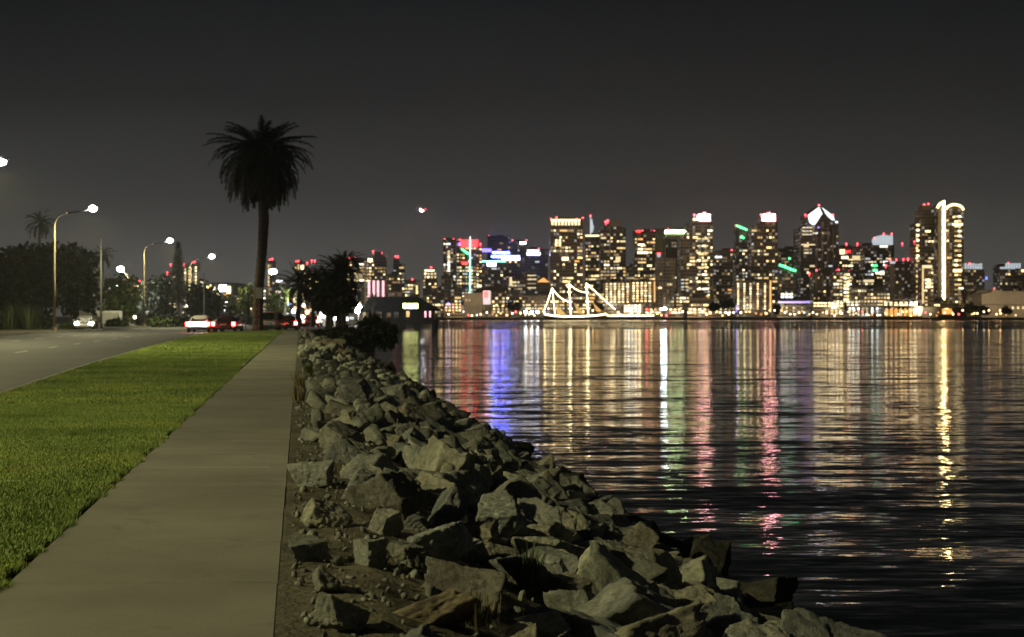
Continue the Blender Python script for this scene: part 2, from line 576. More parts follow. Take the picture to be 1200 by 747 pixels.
# walkway: poured slabs with tooled joints
sw = MB()
y = -30.0
while y < 141:
    y1 = y + 1.52
    a, b = W(-1.65, y + .006, 0), W(-.1155, y + .006, 0)
    c2, d = W(-.1155, y1 - .006, 0), W(-1.65, y1 - .006, 0)
    dz = rng.uniform(-.003, .003); e = .012
    top = [(a[0] + e, a[1] + e, dz), (b[0] - e, b[1] + e, dz), (c2[0] - e, c2[1] - e, dz), (d[0] + e, d[1] - e, dz)]
    low = [(q[0], q[1], dz - .012) for q in (a, b, c2, d)]
    bot = [(q[0], q[1], -.15) for q in (a, b, c2, d)]
    fs = [(0, 1, 2, 3)]
    for k in range(4):
        k2 = (k + 1) % 4
        fs += [(4 + k, 4 + k2, k2, k), (8 + k, 8 + k2, 4 + k2, 4 + k)]
    sw.add(top + low + bot, fs)
    y = y1
struct(sw.build('pavement', M['concrete']))

# bank: soil shelf beside the walkway, falling to the water
us = np.concatenate([np.arange(-.3, 1.4, .05), np.arange(1.4, 9.6, .2)])
yb = np.concatenate([np.arange(-12, 4, .5), np.arange(4, 20, .1), np.arange(20, 45, .3), np.arange(45, 152, 1.2)])
bv, bf = [], []
for y in yb:
    for u in us:
        z = bank(u)
        if u > -.05:
            z += .035 * noise.noise((u * 1.6, y * 1.6, 0)) + .018 * noise.noise((u * 6, y * 6, 5)) + .008 * noise.noise((u * 19, y * 19, 5))
            z += .002
        bv.append(W(u, y, z))
nu = len(us)
for i in range(len(yb) - 1):
    for k in range(nu - 1):
        bf.append((i * nu + k, i * nu + k + 1, (i + 1) * nu + k + 1, (i + 1) * nu + k))
struct(MB().add(bv, bf).build('bank', M['soil'], smooth=True))


# ================================================================== water
def water():
    m = mat('bay_water', (.006, .009, .010), .035); t = NT(m)
    t.b.inputs['IOR'].default_value = 1.333
    geo = t.node('ShaderNodeNewGeometry').outputs['Position']
    def slope(scale, ax, ay, detail=2):
        mp = t.node('ShaderNodeMapping'); mp.inputs['Scale'].default_value = scale; t.set(mp, 0, geo)
        n = t.noise(mp.outputs[0], 1.0, detail, .5, .3)
        s = t.node('ShaderNodeVectorMath', operation='SUBTRACT'); t.set(s, 0, n.outputs['Color']); t.set(s, 1, (.5, .5, .5))
        q = t.node('ShaderNodeVectorMath', operation='MULTIPLY'); t.set(q, 0, s.outputs[0]); t.set(q, 1, (ax, ay, 0))
        return q.outputs[0]
    a = slope((.13, .36, 1), .05, .12, 1)
    b = slope((.30, 1.8, 1), .08, .25, 2)
    c = slope((1.7, 8.5, 1), .11, .27, 3)
    def add(p, q):
        n = t.node('ShaderNodeVectorMath', operation='ADD'); t.set(n, 0, p); t.set(n, 1, q); return n.outputs[0]
    sl = add(add(a, b), c)
    # calmer and rougher patches
    mp = t.node('ShaderNodeMapping'); mp.inputs['Scale'].default_value = (.012, .06, 1); t.set(mp, 0, geo)
    pn = t.noise(mp.outputs[0], 1, 3).outputs[0]
    k = t.node('ShaderNodeMapRange'); t.set(k, 0, pn); k.inputs[1].default_value = .3; k.inputs[2].default_value = .7; k.inputs[3].default_value = .65; k.inputs[4].default_value = 1.35
    # the wind ruffles the open bay far out
    sp = t.node('ShaderNodeSeparateXYZ'); t.set(sp, 0, geo)
    far = t.node('ShaderNodeMapRange'); t.set(far, 0, sp.outputs[1]); far.inputs[1].default_value = 350; far.inputs[2].default_value = 385; far.inputs[3].default_value = 1; far.inputs[4].default_value = 2
    far2 = t.node('ShaderNodeMapRange'); t.set(far2, 0, sp.outputs[1]); far2.inputs[1].default_value = 820; far2.inputs[2].default_value = 880; far2.inputs[3].default_value = 1; far2.inputs[4].default_value = .14
    mid = t.node('ShaderNodeMapRange'); t.set(mid, 0, sp.outputs[1]); mid.inputs[1].default_value = 30; mid.inputs[2].default_value = 150; mid.inputs[3].default_value = 1; mid.inputs[4].default_value = 1.9
    kk = t.math('MULTIPLY', t.math('MULTIPLY', t.math('MULTIPLY', k.outputs[0], mid.outputs[0]), far.outputs[0]), far2.outputs[0])
    sc = t.node('ShaderNodeVectorMath', operation='SCALE'); t.set(sc, 0, sl); t.set(sc, 'Scale', kk)
    # out there only the wave faces turned this way are seen
    bias = t.node('ShaderNodeCombineXYZ'); t.set(bias, 1, t.math('MULTIPLY', t.math('SUBTRACT', t.math('MULTIPLY', far.outputs[0], far2.outputs[0]), 1.0, clamp=True), -.16)); t.set(bias, 2, 1.0)
    up = add(sc.outputs[0], bias.outputs[0])
    nn = t.node('ShaderNodeVectorMath', operation='NORMALIZE'); t.set(nn, 0, up)
    t.out('Normal', nn.outputs[0])
    return m


M['water'] = water()
struct(MB().add([(-300, -60, WATER_Z), (3500, -60, WATER_Z), (3500, 2400, WATER_Z), (-300, 2400, WATER_Z)], [(0, 1, 2, 3)]).build('water', M['water']))


# ================================================================== rocks
def rock_verts(sub, seed):
    r = random.Random(seed)
    bm = bmesh.new(); bmesh.ops.create_icosphere(bm, subdivisions=sub, radius=1)
    v = np.array([x.co[:] for x in bm.verts]); f = np.array([[q.index for q in x.verts] for x in bm.faces])
    bm.free()
    npl = r.randint(4, 7)
    nn = np.array([[r.gauss(0, 1) for _ in range(3)] for _ in range(npl)]); nn /= np.linalg.norm(nn, axis=1)[:, None]
    d = np.array([r.uniform(.5, .92) for _ in range(npl)])
    # six skewed faces of a quarried block, then corners struck off
    bx = np.array([[1, 0, 0], [-1, 0, 0], [0, 1, 0], [0, -1, 0], [0, 0, 1], [0, 0, -1]], float) + np.array([[r.gauss(0, .28) for _ in range(3)] for _ in range(6)])
    bx /= np.linalg.norm(bx, axis=1)[:, None]
    nn = np.concatenate([nn, bx]); d = np.concatenate([d, np.array([r.uniform(.55, .82) for _ in range(6)])])
    dots = v @ nn.T
    rad = np.where(dots > 1e-3, d / np.maximum(dots, 1e-3), 9).min(1)
    rad = np.minimum(rad, 1.5)
    v = v * rad[:, None]
    sc = np.array([1, r.uniform(.66, .9), r.uniform(.55, .8)])
    v = v * sc
    o = Vector((seed * 3.1, seed * 1.7, 0))
    out = np.empty_like(v)
    for i, p in enumerate(v):
        q = Vector(p); l = q.length
        a = noise.fractal(q * 1.5 + o, 1.0, 2.0, 3) * .045
        b = (1 - abs(noise.noise(q * 3.4 + o))) ** 4 * -.05
        e = noise.fractal(q * 7 + o, .9, 2.1, 3 if sub > 4 else 1) * .022
        out[i] = p * (1 + (a + b + e) / max(l, .3))
    return out, f


NV = 12
HI = [rock_verts(6 if i < 8 else 5, 11 + i) for i in range(NV)]
LO = [rock_verts(3, 11 + i) for i in range(NV)]
HIM = {}


def rock_mesh(i, mt):
    k = (i, mt)
    if k not in HIM:
        HIM[k] = npmesh('rock', HI[i][0], HI[i][1], [M[mt]], smooth=False)
    return HIM[k]


def on_bank(px, py):
    y = 4.0
    while y < 150:
        p = at(px, py, y)
        if p.z < bank(p.x + SL * p.y) + .04:
            return p
        y += .02
    return at(px, py, 150)


# the rocks one can name: px, py (centre), width px, variant, material, height factor, rotation, label
NAMED = [
    (526, 566, 128, 0, 'rock_pale', .95, .3, 'large pale faceted boulder in the middle of the bank, peak pointing up'),
    (455, 590, 112, 1, 'rock_brown', 1.0, 1.2, 'rough brown boulder with cracked face left of the large pale boulder'),
    (520, 640, 124, 2, 'rock_grey', .8, 2.2, 'long tilted wedge boulder with bright left end and dark right slope'),
    (588, 622, 104, 3, 'rock_grey', .95, .8, 'big dark grey boulder right of the tilted wedge'),
    (640, 634, 84, 4, 'rock_pale', .75, 2.0, 'pale flat-topped rock catching light on the right half of the bank'),
    (638, 668, 80, 5, 'rock_grey', .8, .4, 'squat grey block under the pale flat-topped rock'),
    (476, 650, 62, 6, 'rock_pale', .9, 1.0, 'small whitish rock in front of the tilted wedge'),
    (436, 650, 68, 7, 'rock_grey', .9, 2.7, 'rounded grey rock left of the small whitish rock'),
    (402, 724, 84, 2, 'rock_grey', .9, 1.9, 'sharp pyramid rock on the bare soil at the bottom edge'),
    (518, 716, 120, 8, 'rock_tan', .5, .2, 'broad low tan slab half sunk in soil at the bottom of the bank'),
    (382, 684, 58, 9, 'rock_grey', .8, 2.5, 'flat grey stone lying on the soil above the pyramid rock'),
    (358, 646, 58, 10, 'rock_grey', .65, 0.1, 'dark grey stone lying right against the walkway edge'),
    (376, 606, 62, 11, 'rock_pale', .9, 1.7, 'pale split stone a step from the walkway below the brown boulder'),
    (424, 576, 66, 0, 'rock_grey', 1.0, 2.9, 'upright grey stone just left of the rough brown boulder'),
    (368, 560, 62, 3, 'rock_grey', .9, 1.4, 'dark stone with shaded face beside the walkway, uphill of the pale split stone'),
    (398, 514, 84, 6, 'rock_pale', .6, .6, 'long pale slab near the walkway in the middle distance'),
    (460, 470, 60, 1, 'rock_grey', 1.1, 2.4, 'tall upright slab standing proud on the middle of the bank'),
    (500, 498, 70, 4, 'rock_brown', .9, 1.1, 'brown boulder downhill of the tall upright slab'),
    (384, 408, 38, 5, 'rock_tan', .9, .5, 'tan block near the far end of the bank by the walkway'),
    (402, 419, 40, 7, 'rock_tan', .8, 2.0, 'broader tan block just right of the other tan block'),
    (574, 545, 78, 9, 'rock_grey', .8, .9, 'grey boulder behind and right of the large pale boulder'),
    (905, 738, 74, 10, 'rock_brown', 1.0, 1.5, 'lone brown boulder at the water line in the bottom corner of the bank'),
    (820, 735, 90, 11, 'rock_grey', .7, .3, 'low grey boulder beside the lone brown boulder at the water line'),
    (668, 700, 70, 3, 'rock_brown', .95, 2.6, 'brown block with a lit left face in the dark lower bank'),
    (716, 655, 90, 8, 'rock_grey', .7, 1.9, 'wide dark boulder right of the squat grey block'),
    (640, 590, 66, 2, 'rock_brown', .8, .7, 'brown angular rock uphill of the pale flat-topped rock'),
]
used = []
rocks = []       # (screen size, fn)
for px, py, wpx, var, mt, zf, rot, label in NAMED:
    p = on_bank(px, py + wpx * .10)
    r = wpx / 2 / F * p.y * 1.02
    o = link('boulder', rock_mesh(var, mt))
    o.scale = (r, r * 1.0, r * zf * 1.1); o.rotation_euler = (rng.uniform(-.25, .25), rng.uniform(-.25, .25), rot * 2)
    o.location = (p.x, p.y + r * .35, p.z + r * .16)
    tag(o, label, 'rock', 'boulders armouring the bay bank')
    used.append((p.x + SL * p.y, p.y + r * .35, r, label))

cand = []
yy = 5.0
while yy < 146:
    step = .45 if yy < 40 else (.62 if yy < 80 else .8)
    u = .35
    while u < 5.5:
        uu = u + rng.uniform(-.27, .27); y2 = yy + rng.uniform(-.25, .25)
        big = min(1, max(0, (uu - .7) / 1.5))
        r = rng.choice([.14, .18, .22, .26]) if rng.random() > big else rng.choice([.22, .25, .28, .31, .34, .38, .44])
        if y2 < 8.2:
            r = min(r, .10 + .02 * (y2 - 4))
        keep = 1.0 if uu > 1.1 else (.85 if uu > .55 else .34)
        if yy > 14:
            keep = max(keep, .5 if uu > .4 else .15)
        if yy < 9.5 and uu < 2.2:
            keep *= .8
        if uu > 5.2:
            r = rng.choice([.24, .3, .36])
        ok = rng.random() < keep
        for (a, b, rr, _) in used:
            if (a - uu) ** 2 + (b - y2) ** 2 < (rr * .72 + r * .6) ** 2:
                ok = False
        if ok:
            cand.append((uu, y2, r * rng.uniform(.85, 1.15)))
        u += step
    yy += step
vis = []
far = []
for (u, y2, r) in cand:
    x, _, _ = W(u, y2, 0)
    z = bank(u)
    px = 600 + x / y2 * F; py = HOR + (EYE - z) / y2 * F
    sz = r / y2 * F
    if py - sz > 760 or px > 1215:
        continue
    vis.append((sz, u, y2, r))
vis.sort(reverse=True)
NEAR = 300 - len(NAMED)
seen_labels = set()
near_set = vis[:NEAR]
tones = {'rock_grey': 'grey', 'rock_brown': 'brown', 'rock_pale': 'pale', 'rock_tan': 'tan', 'rock_wet': 'dark wet'}
for sz, u, y2, r in near_set:
    mt = rng.choices(['rock_grey', 'rock_brown', 'rock_pale', 'rock_tan'], [7, 2.2, 1.8, .06])[0]
    if u > 4.9:
        mt = 'rock_wet'
    var = rng.randrange(NV)
    o = link('boulder', rock_mesh(var, mt))
    f = rng.uniform(.8, 1.25)
    o.scale = (r * 1.18 * f, r * 1.12, r * rng.uniform(.85, 1.2))
    o.rotation_euler = (rng.uniform(-.6, .6), rng.uniform(-.6, .6), rng.uniform(0, 6.28))
    o.location = W(u, y2, bank(u) + r * rng.uniform(.05, .35))
    size = 'small' if r < .24 else ('medium' if r < .36 else 'large')
    best = None
    for (a, b, rr, lab) in used:
        d = math.hypot(a - u, b - y2) - rr - r
        if d < .28 and (best is None or d < best[0]):
            best = (d, a, b, lab)
    label = None
    if best:
        du, dy = u - best[1], y2 - best[2]
        side = ('on the water side of' if du > 0 else 'on the walkway side of') if abs(du) > abs(dy) else ('just behind' if dy > 0 else 'just in front of')
        ref = ' '.join(best[3].split()[:5]) if False else best[3].split(' with ')[0].split(' in ')[0].split(' near ')[0].split(' at ')[0].split(' half ')[0].split(' catching')[0].split(' lying')[0].split(' a step')[0].split(' just')[0].split(' left of')[0].split(' right of')[0].split(' under')[0].split(' downhill')[0].split(' uphill')[0].split(' beside')[0].split(' standing')[0].split(' behind')[0].split(',')[0]
        label = f'{size} {tones[mt]} rock {side} the {ref}'
        if label in seen_labels:
            label = None
    if label is None:
        zone = 'at the water line' if u > 4.7 else ('on the lower slope of the bank' if u > 3.2 else ('on the upper slope of the bank' if u > 1.3 else 'on the soil shelf beside the walkway'))
        dist = 'in the nearest stretch' if y2 < 14 else ('in the middle stretch' if y2 < 22 else 'in the farther stretch')
        label = f'{size} {tones[mt]} angular rock {zone} {dist}'
    else:
        seen_labels.add(label)
    tag(o, label, 'rock', 'boulders armouring the bay bank')
VV, FF, MI = [], [], []
nb = 0
for sz, u, y2, r in vis[NEAR:]:
    v, f = LO[rng.randrange(NV)]
    e = Euler((rng.uniform(-.6, .6), rng.uniform(-.6, .6), rng.uniform(0, 6.28))).to_matrix()
    s = np.array([r * 1.15 * rng.uniform(.9, 1.25), r * 1.1, r * rng.uniform(.9, 1.25)])
    w = (v * s) @ np.array(e).T + np.array(W(u, y2, bank(u) + r * rng.uniform(.05, .35)))
    VV.append(w); FF.append(f + nb); nb += len(v)
    MI.append(np.full(len(f), 1 if u > 4.9 else 0))
fr = link('rock_bank', npmesh('rock_bank', np.concatenate(VV), np.concatenate(FF), [M['rock_far'], M['rock_wet']], mi=np.concatenate(MI)))
fr['kind'] = 'stuff'; fr['label'] = 'far stretch of piled riprap rock running along the bay'

# pebbles and chips scattered over the soil shelf: one uncountable mass
VV, FF = [], []; nb = 0
for _ in range(1300):
    y2 = 5 + 32 * rng.random() ** 1.6; u = -.05 + abs(rng.gauss(0, .75))
    if u > 2.6:
        continue
    r = rng.uniform(.008, .035) * (1 if rng.random() > .08 else 2.2)
    v, f = LO[rng.randrange(NV)]
    if 'PV' not in globals():
        PV = [rock_verts(2, 40 + i) for i in range(5)]
    v, f = PV[rng.randrange(5)]
    e = Euler((rng.uniform(0, 6), rng.uniform(0, 6), rng.uniform(0, 6))).to_matrix()
    VV.append((v * r) @ np.array(e).T + np.array(W(u, y2, bank(u) + .02))); FF.append(f + nb); nb += len(v)
pb = link('gravel', npmesh('gravel', np.concatenate(VV), np.concatenate(FF), [M['rock_far']]))
pb['kind'] = 'stuff'


# weeds: tufts of thin blades
def tuft(name, loc, n, h, w, mt, label, spread=.12, cat='plant', group=None):
    v = np.empty((n, 4, 3))
    for i in range(n):
        an = rng.uniform(0, 6.28); r0 = rng.uniform(0, spread); hh = h * rng.uniform(.5, 1); le = rng.uniform(.05, .5) * hh
        b = np.array([math.cos(an) * r0, math.sin(an) * r0, 0]); d = np.array([math.cos(an), math.sin(an), 0])
        s = np.array([-d[1], d[0], 0]) * w / 2
        v[i] = [b - s, b + s, b + d * le + s * .3 + np.array([0, 0, hh]), b + d * le - s * .3 + np.array([0, 0, hh])]
    o = link(name, npmesh(name, v.reshape(-1, 3), np.arange(n * 4).reshape(-1, 4), [M[mt]]), None, loc)
    return tag(o, label, cat, group)


for px, py, n, h, mt, label in [
    (462, 424, 70, 1.1, 'dry', 'tall dry grass tuft rising from the far rocks before the dark shrubs'),
    (452, 434, 40, .8, 'dry', 'short dry grass tuft left of the tall one on the far rocks'),
    (618, 690, 60, .34, 'leaf_mid', 'green weed growing between rocks below the squat grey block'),
    (352, 455, 60, .32, 'dry', 'dry weed clump at the walkway edge in the middle distance'),
    (350, 470, 50, .26, 'dry', 'smaller dry weed clump at the walkway edge nearer the camera'),
    (362, 440, 60, .35, 'leaf_yel', 'yellowish weed clump on the soil shelf before the rocks'),
    (560, 735, 50, .2, 'dry', 'dry grass sprig in front of the broad tan slab'),
]:
    p = on_bank(px, py); tuft('weed', p, n, h, .014 if p.y < 20 else .03, mt, label)
# ================================================================== street lamps
LAMPS = []


def point(name, loc, power, col, parent=None, rad=.2, spot=False):
    l = bpy.data.lights.new(name, 'SPOT' if spot else 'POINT'); l.energy = power
    if spot:
        l.spot_size = R(166); l.spot_blend = .35; l.color = col; l.shadow_soft_size = rad
    o = bpy.data.objects.new(name, l); COL.objects.link(o); o.location = loc
    if parent is not None:
        o.parent = parent
    return o


LC = (1, .915, .43)


def street_lamp(x, y, h, arm, label, power, rise=.55, z0=0.0, bulb=.30, cat='street lamp', lit_on=True, dirx=1, ay=0.0):
    t = thing('street_lamp', label, cat, (x, y, z0), group='street lamps along the road')
    MB().tube([(0, 0, 0), (0, 0, .35), (0, 0, .36)], [.24, .22, .16], 10).build('base', M['pole'], t)
    top = h - 1.9
    pts, rr = [(0, 0, .3), (0, 0, top * .5), (0, 0, top)], [.15, .125, .10]
    for k in range(1, 9):
        a = k / 8 * math.pi / 2
        pts.append((dirx * 1.3 * (1 - math.cos(a)), 0, top + 1.35 * math.sin(a))); rr.append(.10 - .02 * k / 8)
    MB().tube(pts, rr, 10).build('pole', M['pole'], t, smooth=True)
    MB().tube([(dirx * 1.25, 0, top + 1.35), (dirx * (1.3 + arm) / 1.6, 0, top + 1.55), (dirx * arm, 0, h - .1)], [.075, .065, .055], 8).build('arm', M['galv'], t, smooth=True)
    hd = MB()
    secs = [(-.35, .05, .05), (-.2, .14, .09), (.15, .20, .12), (.5, .17, .10), (.66, .06, .05)]
    vs, fs = [], []
    for (sx, w, hh) in secs:
        for k in range(10):
            a = 2 * math.pi * k / 10
            vs.append((dirx * (arm + sx), w * math.cos(a), h + .02 + hh * math.sin(a)))
    for i in range(4):
        for k in range(10):
            fs.append((i * 10 + k, i * 10 + (k + 1) % 10, i * 10 + 10 + (k + 1) % 10, i * 10 + 10 + k))
    fs += [tuple(range(10)), tuple(range(40, 50))]
    head = hd.add(vs, fs).build('lamp_head', M['galv'], t, smooth=True)
    MB().sphere((dirx * (arm + .15), 0, h - .12), bulb, 12, 8, .75).build('lens', LIT['lamp'] if lit_on else M['white'], head)
    if lit_on and power:
        point('lamp_light', (dirx * (arm + .15), -.1, h - .62), power, LC, t, .16, True)
    LAMPS.append(t)
    return t


P0 = 8600
street_lamp(-38.1, 96, 12.0, 3.5, 'street lamp at the very left edge of the photo, only its head in view', P0)
street_lamp(-44.4, 138, 12.0, 3.6, 'tall curved street lamp nearest the camera, before the dark trees', P0, bulb=.36)
street_lamp(-51.0, 197, 12.0, 3.5, 'second tall curved street lamp, left of the conifer', P0, bulb=.38)
street_lamp(-56.5, 250, 12.0, 3.6, 'third curved street lamp, just right of the conifer', P0, bulb=.46)
street_lamp(-59.6, 336, 12.0, 3.0, 'farthest bright street lamp, seen just right of the tall palm trunk', P0, bulb=.85)
street_lamp(-62.5, 232, 9.2, 1.2, 'shorter street lamp whose head points left over the parking lot', P0 * .6, dirx=-1, bulb=.55)
street_lamp(-33.2, 52, 12.0, 3.5, 'street lamp beside the near road, out of the photo to the left', P0 * 2.4)
street_lamp(-24.0, 4, 12.0, 3.5, 'street lamp beside the road level with the camera', P0 * 1.4)


def thin_pole(px, py0, py1, Y, label, r=.06, box=False):
    p = at(px, py0, Y); h = (py0 - py1) / F * Y
    t = thing('flag_pole', label, 'pole', (p.x, Y, 0))
    MB().tube([(0, 0, 0), (0, 0, h * .6), (0, 0, h)], [r * 1.3, r, r * .6], 8).build('mast', M['galv'], t, smooth=True)
    MB().sphere((0, 0, h), r * 1.5, 8, 6).build('finial', M['galv'], t)
    MB().box(-.18, .18, -.18, .18, 0, .12).build('foot_plate', M['galv'], t)
    return t


thin_pole(118.5, 387, 277, 147, 'thin bare pole between the first two street lamps', .10)
thin_pole(25, 383, 297, 190, 'thin pole rising out of the shrubs far left', .11)
thin_pole(239, 381, 322, 225, 'thin pole just right of the third street lamp', .09)


def road_sign(px, Y, ptop, pbot, wpx, hpx, label, panel='galv'):
    p = at(px, pbot, Y); s = Y / F
    t = thing('road_sign', label, 'sign', (p.x, Y, p.z))
    h = (pbot - ptop) * s
    MB().tube([(0, .03, -.15), (0, .03, h)], .035, 8).build('post', M['galv'], t)
    w, ph = wpx * s, hpx * s
    pn = MB().box(-w / 2, w / 2, -.02, .0, h - ph, h - .02).build('panel', M[panel], t)
    MB().tube([(0, -.03, h - ph * .25), (0, .0, h - ph * .25)], .025, 6).build('bolt', M['darkmetal'], t)
    MB().tube([(0, -.03, h - ph * .8), (0, .0, h - ph * .8)], .025, 6).build('bolt', M['darkmetal'], t)
    return t


M['signback'] = mat('dull_sign_panel', (.26, .27, .26), .5, .2)
road_sign(303.5, 122, 337, 391, 7.5, 13, 'grey rectangular sign on a thin post before the tall palm trunk', 'signback')
road_sign(288, 130, 345, 389.5, 5, 8, 'small sign on a pale thin post left of the tall palm trunk', 'signback')


# ================================================================== palms and trees
def frond(mb, base, az, el0, L, droop, nl, lw, ll, r):
    """one arching frond: a rachis with leaflets either side (quads)"""
    pts = []
    p = Vector(base); el = el0; n = 12
    d0 = Vector((math.cos(az), math.sin(az), 0))
    side = Vector((-math.sin(az), math.cos(az), 0))
    tw = r.uniform(-.5, .5)
    for i in range(n + 1):
        pts.append(p.copy())
        d = d0 * math.cos(el) + Vector((0, 0, 1)) * math.sin(el)
        p = p + d * (L / n); el = max(el - droop / n * (1 + 1.2 * i / n), -1.5)
    mb.tube(pts, [.055 * (1 - .8 * i / n) + .008 for i in range(n + 1)], 4, False)
    for i in range(nl):
        t = .10 + .9 * (i + r.random() * .6) / nl
        k = min(int(t * n), n - 1); q = pts[k].lerp(pts[k + 1], t * n - k)
        tan = (pts[k + 1] - pts[k]).normalized()
        nor = side.cross(tan)
        l = ll * (.35 + 1.1 * math.sin(math.pi * min(1, t * .85 + .12))) * r.uniform(.8, 1.1)
        for s in (-1, 1):
            dv = (side * s * (.75 + .2 * tw * s) + tan * .62 + nor * (-.05 + .35 * r.uniform(-1, .6))).normalized()
            dv = (dv + Vector((0, 0, -.28))).normalized()
            e = q + dv * l
            wv = tan.cross(dv).cross(dv).normalized() * lw / 2 if False else tan * lw / 2
            mb.add([q - wv, q + wv, e + wv * .25 + Vector((0, 0, -.04)), e - wv * .25], [(0, 1, 2, 3)])


def palm(name, loc, pts, radii, L, nf, label, r, dead=0, dl=5.0, lm='palm_leaf', nl=34, boot=True, cat='palm tree', elr=(-.35, 1.35), group=None, lw=.07):
    t = thing(name, label, cat, loc, group=group)
    tr = MB(); n = 14
    P = [Vector(p) for p in pts]
    # trunk rings
    fine, fr = [], []
    for i in range(len(P) - 1):
        for k in range(10):
            a = k / 10
            fine.append(P[i].lerp(P[i + 1], a)); fr.append((radii[i] * (1 - a) + radii[i + 1] * a) * (1 + .05 * ((k % 2) * 2 - 1)))
    fine.append(P[-1]); fr.append(radii[-1])
    tr.tube(fine, fr, 14).build('trunk', M['bark'], t, smooth=False)
    top = P[-1]
    cm = MB()
    for i in range(nf):
        a = i * 2.39996 + r.uniform(-.4, .4)
        f = (i + .5) / nf
        el = elr[1] - (elr[1] - elr[0]) * f ** 1.3 + (r.uniform(-.5, .2) if i < 40 else r.uniform(-.15, .12))
        frond(cm, top + Vector((math.cos(a) * .25, math.sin(a) * .25, .25 * (1 - f))), a, el, L * r.uniform(.85, 1.05) * (.82 if el > .75 else 1), (.45 + .45 * r.random()) if el > .6 else (.75 + .65 * r.random()), nl, lw, L * .085, r)
    cm.build('crown', M[lm], t)
    if dead:
        dm = MB()
        for i in range(dead):
            a = i * 2.39996 + r.uniform(-.3, .3)
            frond(dm, top + Vector((math.cos(a) * .3, math.sin(a) * .3, -.25 - .5 * r.random())), a, r.uniform(-.8, -.15), dl * r.uniform(.8, 1.08), r.uniform(.9, 1.3), nl, lw, L * .085, r)
        dm.build('skirt', M['palm_dead'], t)
    return t


rp = random.Random(21)
YP = 139.0
k = YP / F
palm('palm_tree', (at(302, 388, YP).x, YP, 0), [(0, 0, -.2), (.02, 0, 1.2), (.10, 0, 4.2), (.46, 0, 8.0), (.60, 0, 11.0), (.42, 0, 14), (.38, 0, 17.2)],
     [.62, .50, .48, .47, .52, .45, .52], 5.6, 92, 'very tall date palm with a dark skirt of hanging fronds at the walkway end', rp, dead=90, dl=5.0, nl=46, elr=(-.25, 1.12), lw=.13)


def quick_palm(px, pbase, ptop, Y, L, label, lm='palm_leaf', nf=34, dead=14):
    p = at(px, pbase, Y); h = (pbase - ptop) / F * Y
    return palm('palm_tree', (p.x, Y, 0), [(0, 0, -.2), (.1, 0, h * .5), (.25, 0, h)], [.32, .24, .22], L, nf, label, rp, dead=dead, dl=L * .8, lm=lm, nl=22, lw=.13)


quick_palm(45, 375, 255, 235, 3.2, 'slender palm whose small crown shows above the dark tree far left', nf=26)
quick_palm(119, 378, 297, 255, 2.6, 'slender palm with a small crown behind the thin bare pole', nf=24)
quick_palm(349, 384, 333, 178, 3.6, 'medium palm right of the tall one, trunk lit from below', 'leaf_mid')
quick_palm(366, 380, 326, 195, 3.2, 'palm with drooping fronds between the lit palm and the dark clump')
quick_palm(396, 388, 326, 165, 4.1, 'thick dark palm in the clump beside the pier pavilion', nf=50)
quick_palm(384, 386, 338, 172, 4.0, 'lower dark palm on the left of the clump by the pier pavilion', nf=50)
quick_palm(402, 388, 313, 172, 2.6, 'tallest ragged palm of the dark clump by the pier pavilion', nf=26)
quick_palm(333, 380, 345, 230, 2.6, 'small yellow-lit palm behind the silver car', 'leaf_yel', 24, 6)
quick_palm(436, 374, 344, 240, 1.4, 'small dark palm top beside the pier pavilion roof', nf=20, dead=4)


def leaf_cloud(blobs, n, s, up=.2):
    """blobs: (cx, cy, cz, rx, ry, rz); leaf clumps as small crossed quads through the volume"""
    vol = np.array([b[3] * b[4] * b[5] for b in blobs]) ** .75; vol /= vol.sum()
    out = []
    for b, w in zip(blobs, vol):
        m = max(12, int(n * w))
        d = nrg.normal(size=(m, 3)); d /= np.linalg.norm(d, axis=1)[:, None]
        rad = (.45 + .6 * nrg.random(m) ** .6)
        lump = 1 + .22 * np.sin(d[:, 0] * 5 + b[0]) * np.sin(d[:, 1] * 6 + b[1]) + .18 * np.sin(d[:, 2] * 7 + d[:, 0] * 4)
        c = d * (rad * lump)[:, None] * np.array(b[3:6]) + np.array(b[0:3])
        a = nrg.normal(size=(m, 3)); a /= np.linalg.norm(a, axis=1)[:, None]
        e = np.cross(a, nrg.normal(size=(m, 3))); e /= np.linalg.norm(e, axis=1)[:, None]
        sz = s * (.5 + nrg.random(m))[:, None]
        a = a * sz; e = e * sz * .6
        q = np.stack([c - a - e * .3, c - e, c + a, c + e], 1)
        out.append(q)
    return np.concatenate(out).reshape(-1, 3)


def tree(name, px, pbase, Y, blobs_px, n, s, lm, label, cat='tree', trunk=True, group=None, tr=.3):
    """blobs in photo pixels relative to nothing: (px, py, rx, rz) turned into metres at depth Y"""
    p = at(px, pbase, Y); kk = Y / F
    t = thing(name, label, cat, (p.x, Y, 0), group=group)
    bl = []
    for (bx, by, rx, rz) in blobs_px:
        q = at(bx, by, Y)
        bl.append((q.x - p.x, rng.uniform(-.4, .4) * rx * kk, q.z, rx * kk, rx * kk * .9, rz * kk))
    v = leaf_cloud(bl, n, s)
    link('crown', npmesh('crown', v, np.arange(len(v)).reshape(-1, 4), [M[lm]]), t)
    if trunk:
        top = max(b[2] for b in bl)
        mb = MB().tube([(0, 0, -.2), (.1, 0, top * .3), (.15, .1, top * .55)], [tr, tr * .8, tr * .55], 8)
        for b in bl[:6]:
            mb.tube([(.12, 0, top * .3), (b[0] * .5, b[1] * .5, (top * .3 + b[2]) / 2), (b[0], b[1], b[2])], [tr * .5, tr * .35, .06], 6)
        mb.build('trunk', M['bark'], t, smooth=True)
    return t


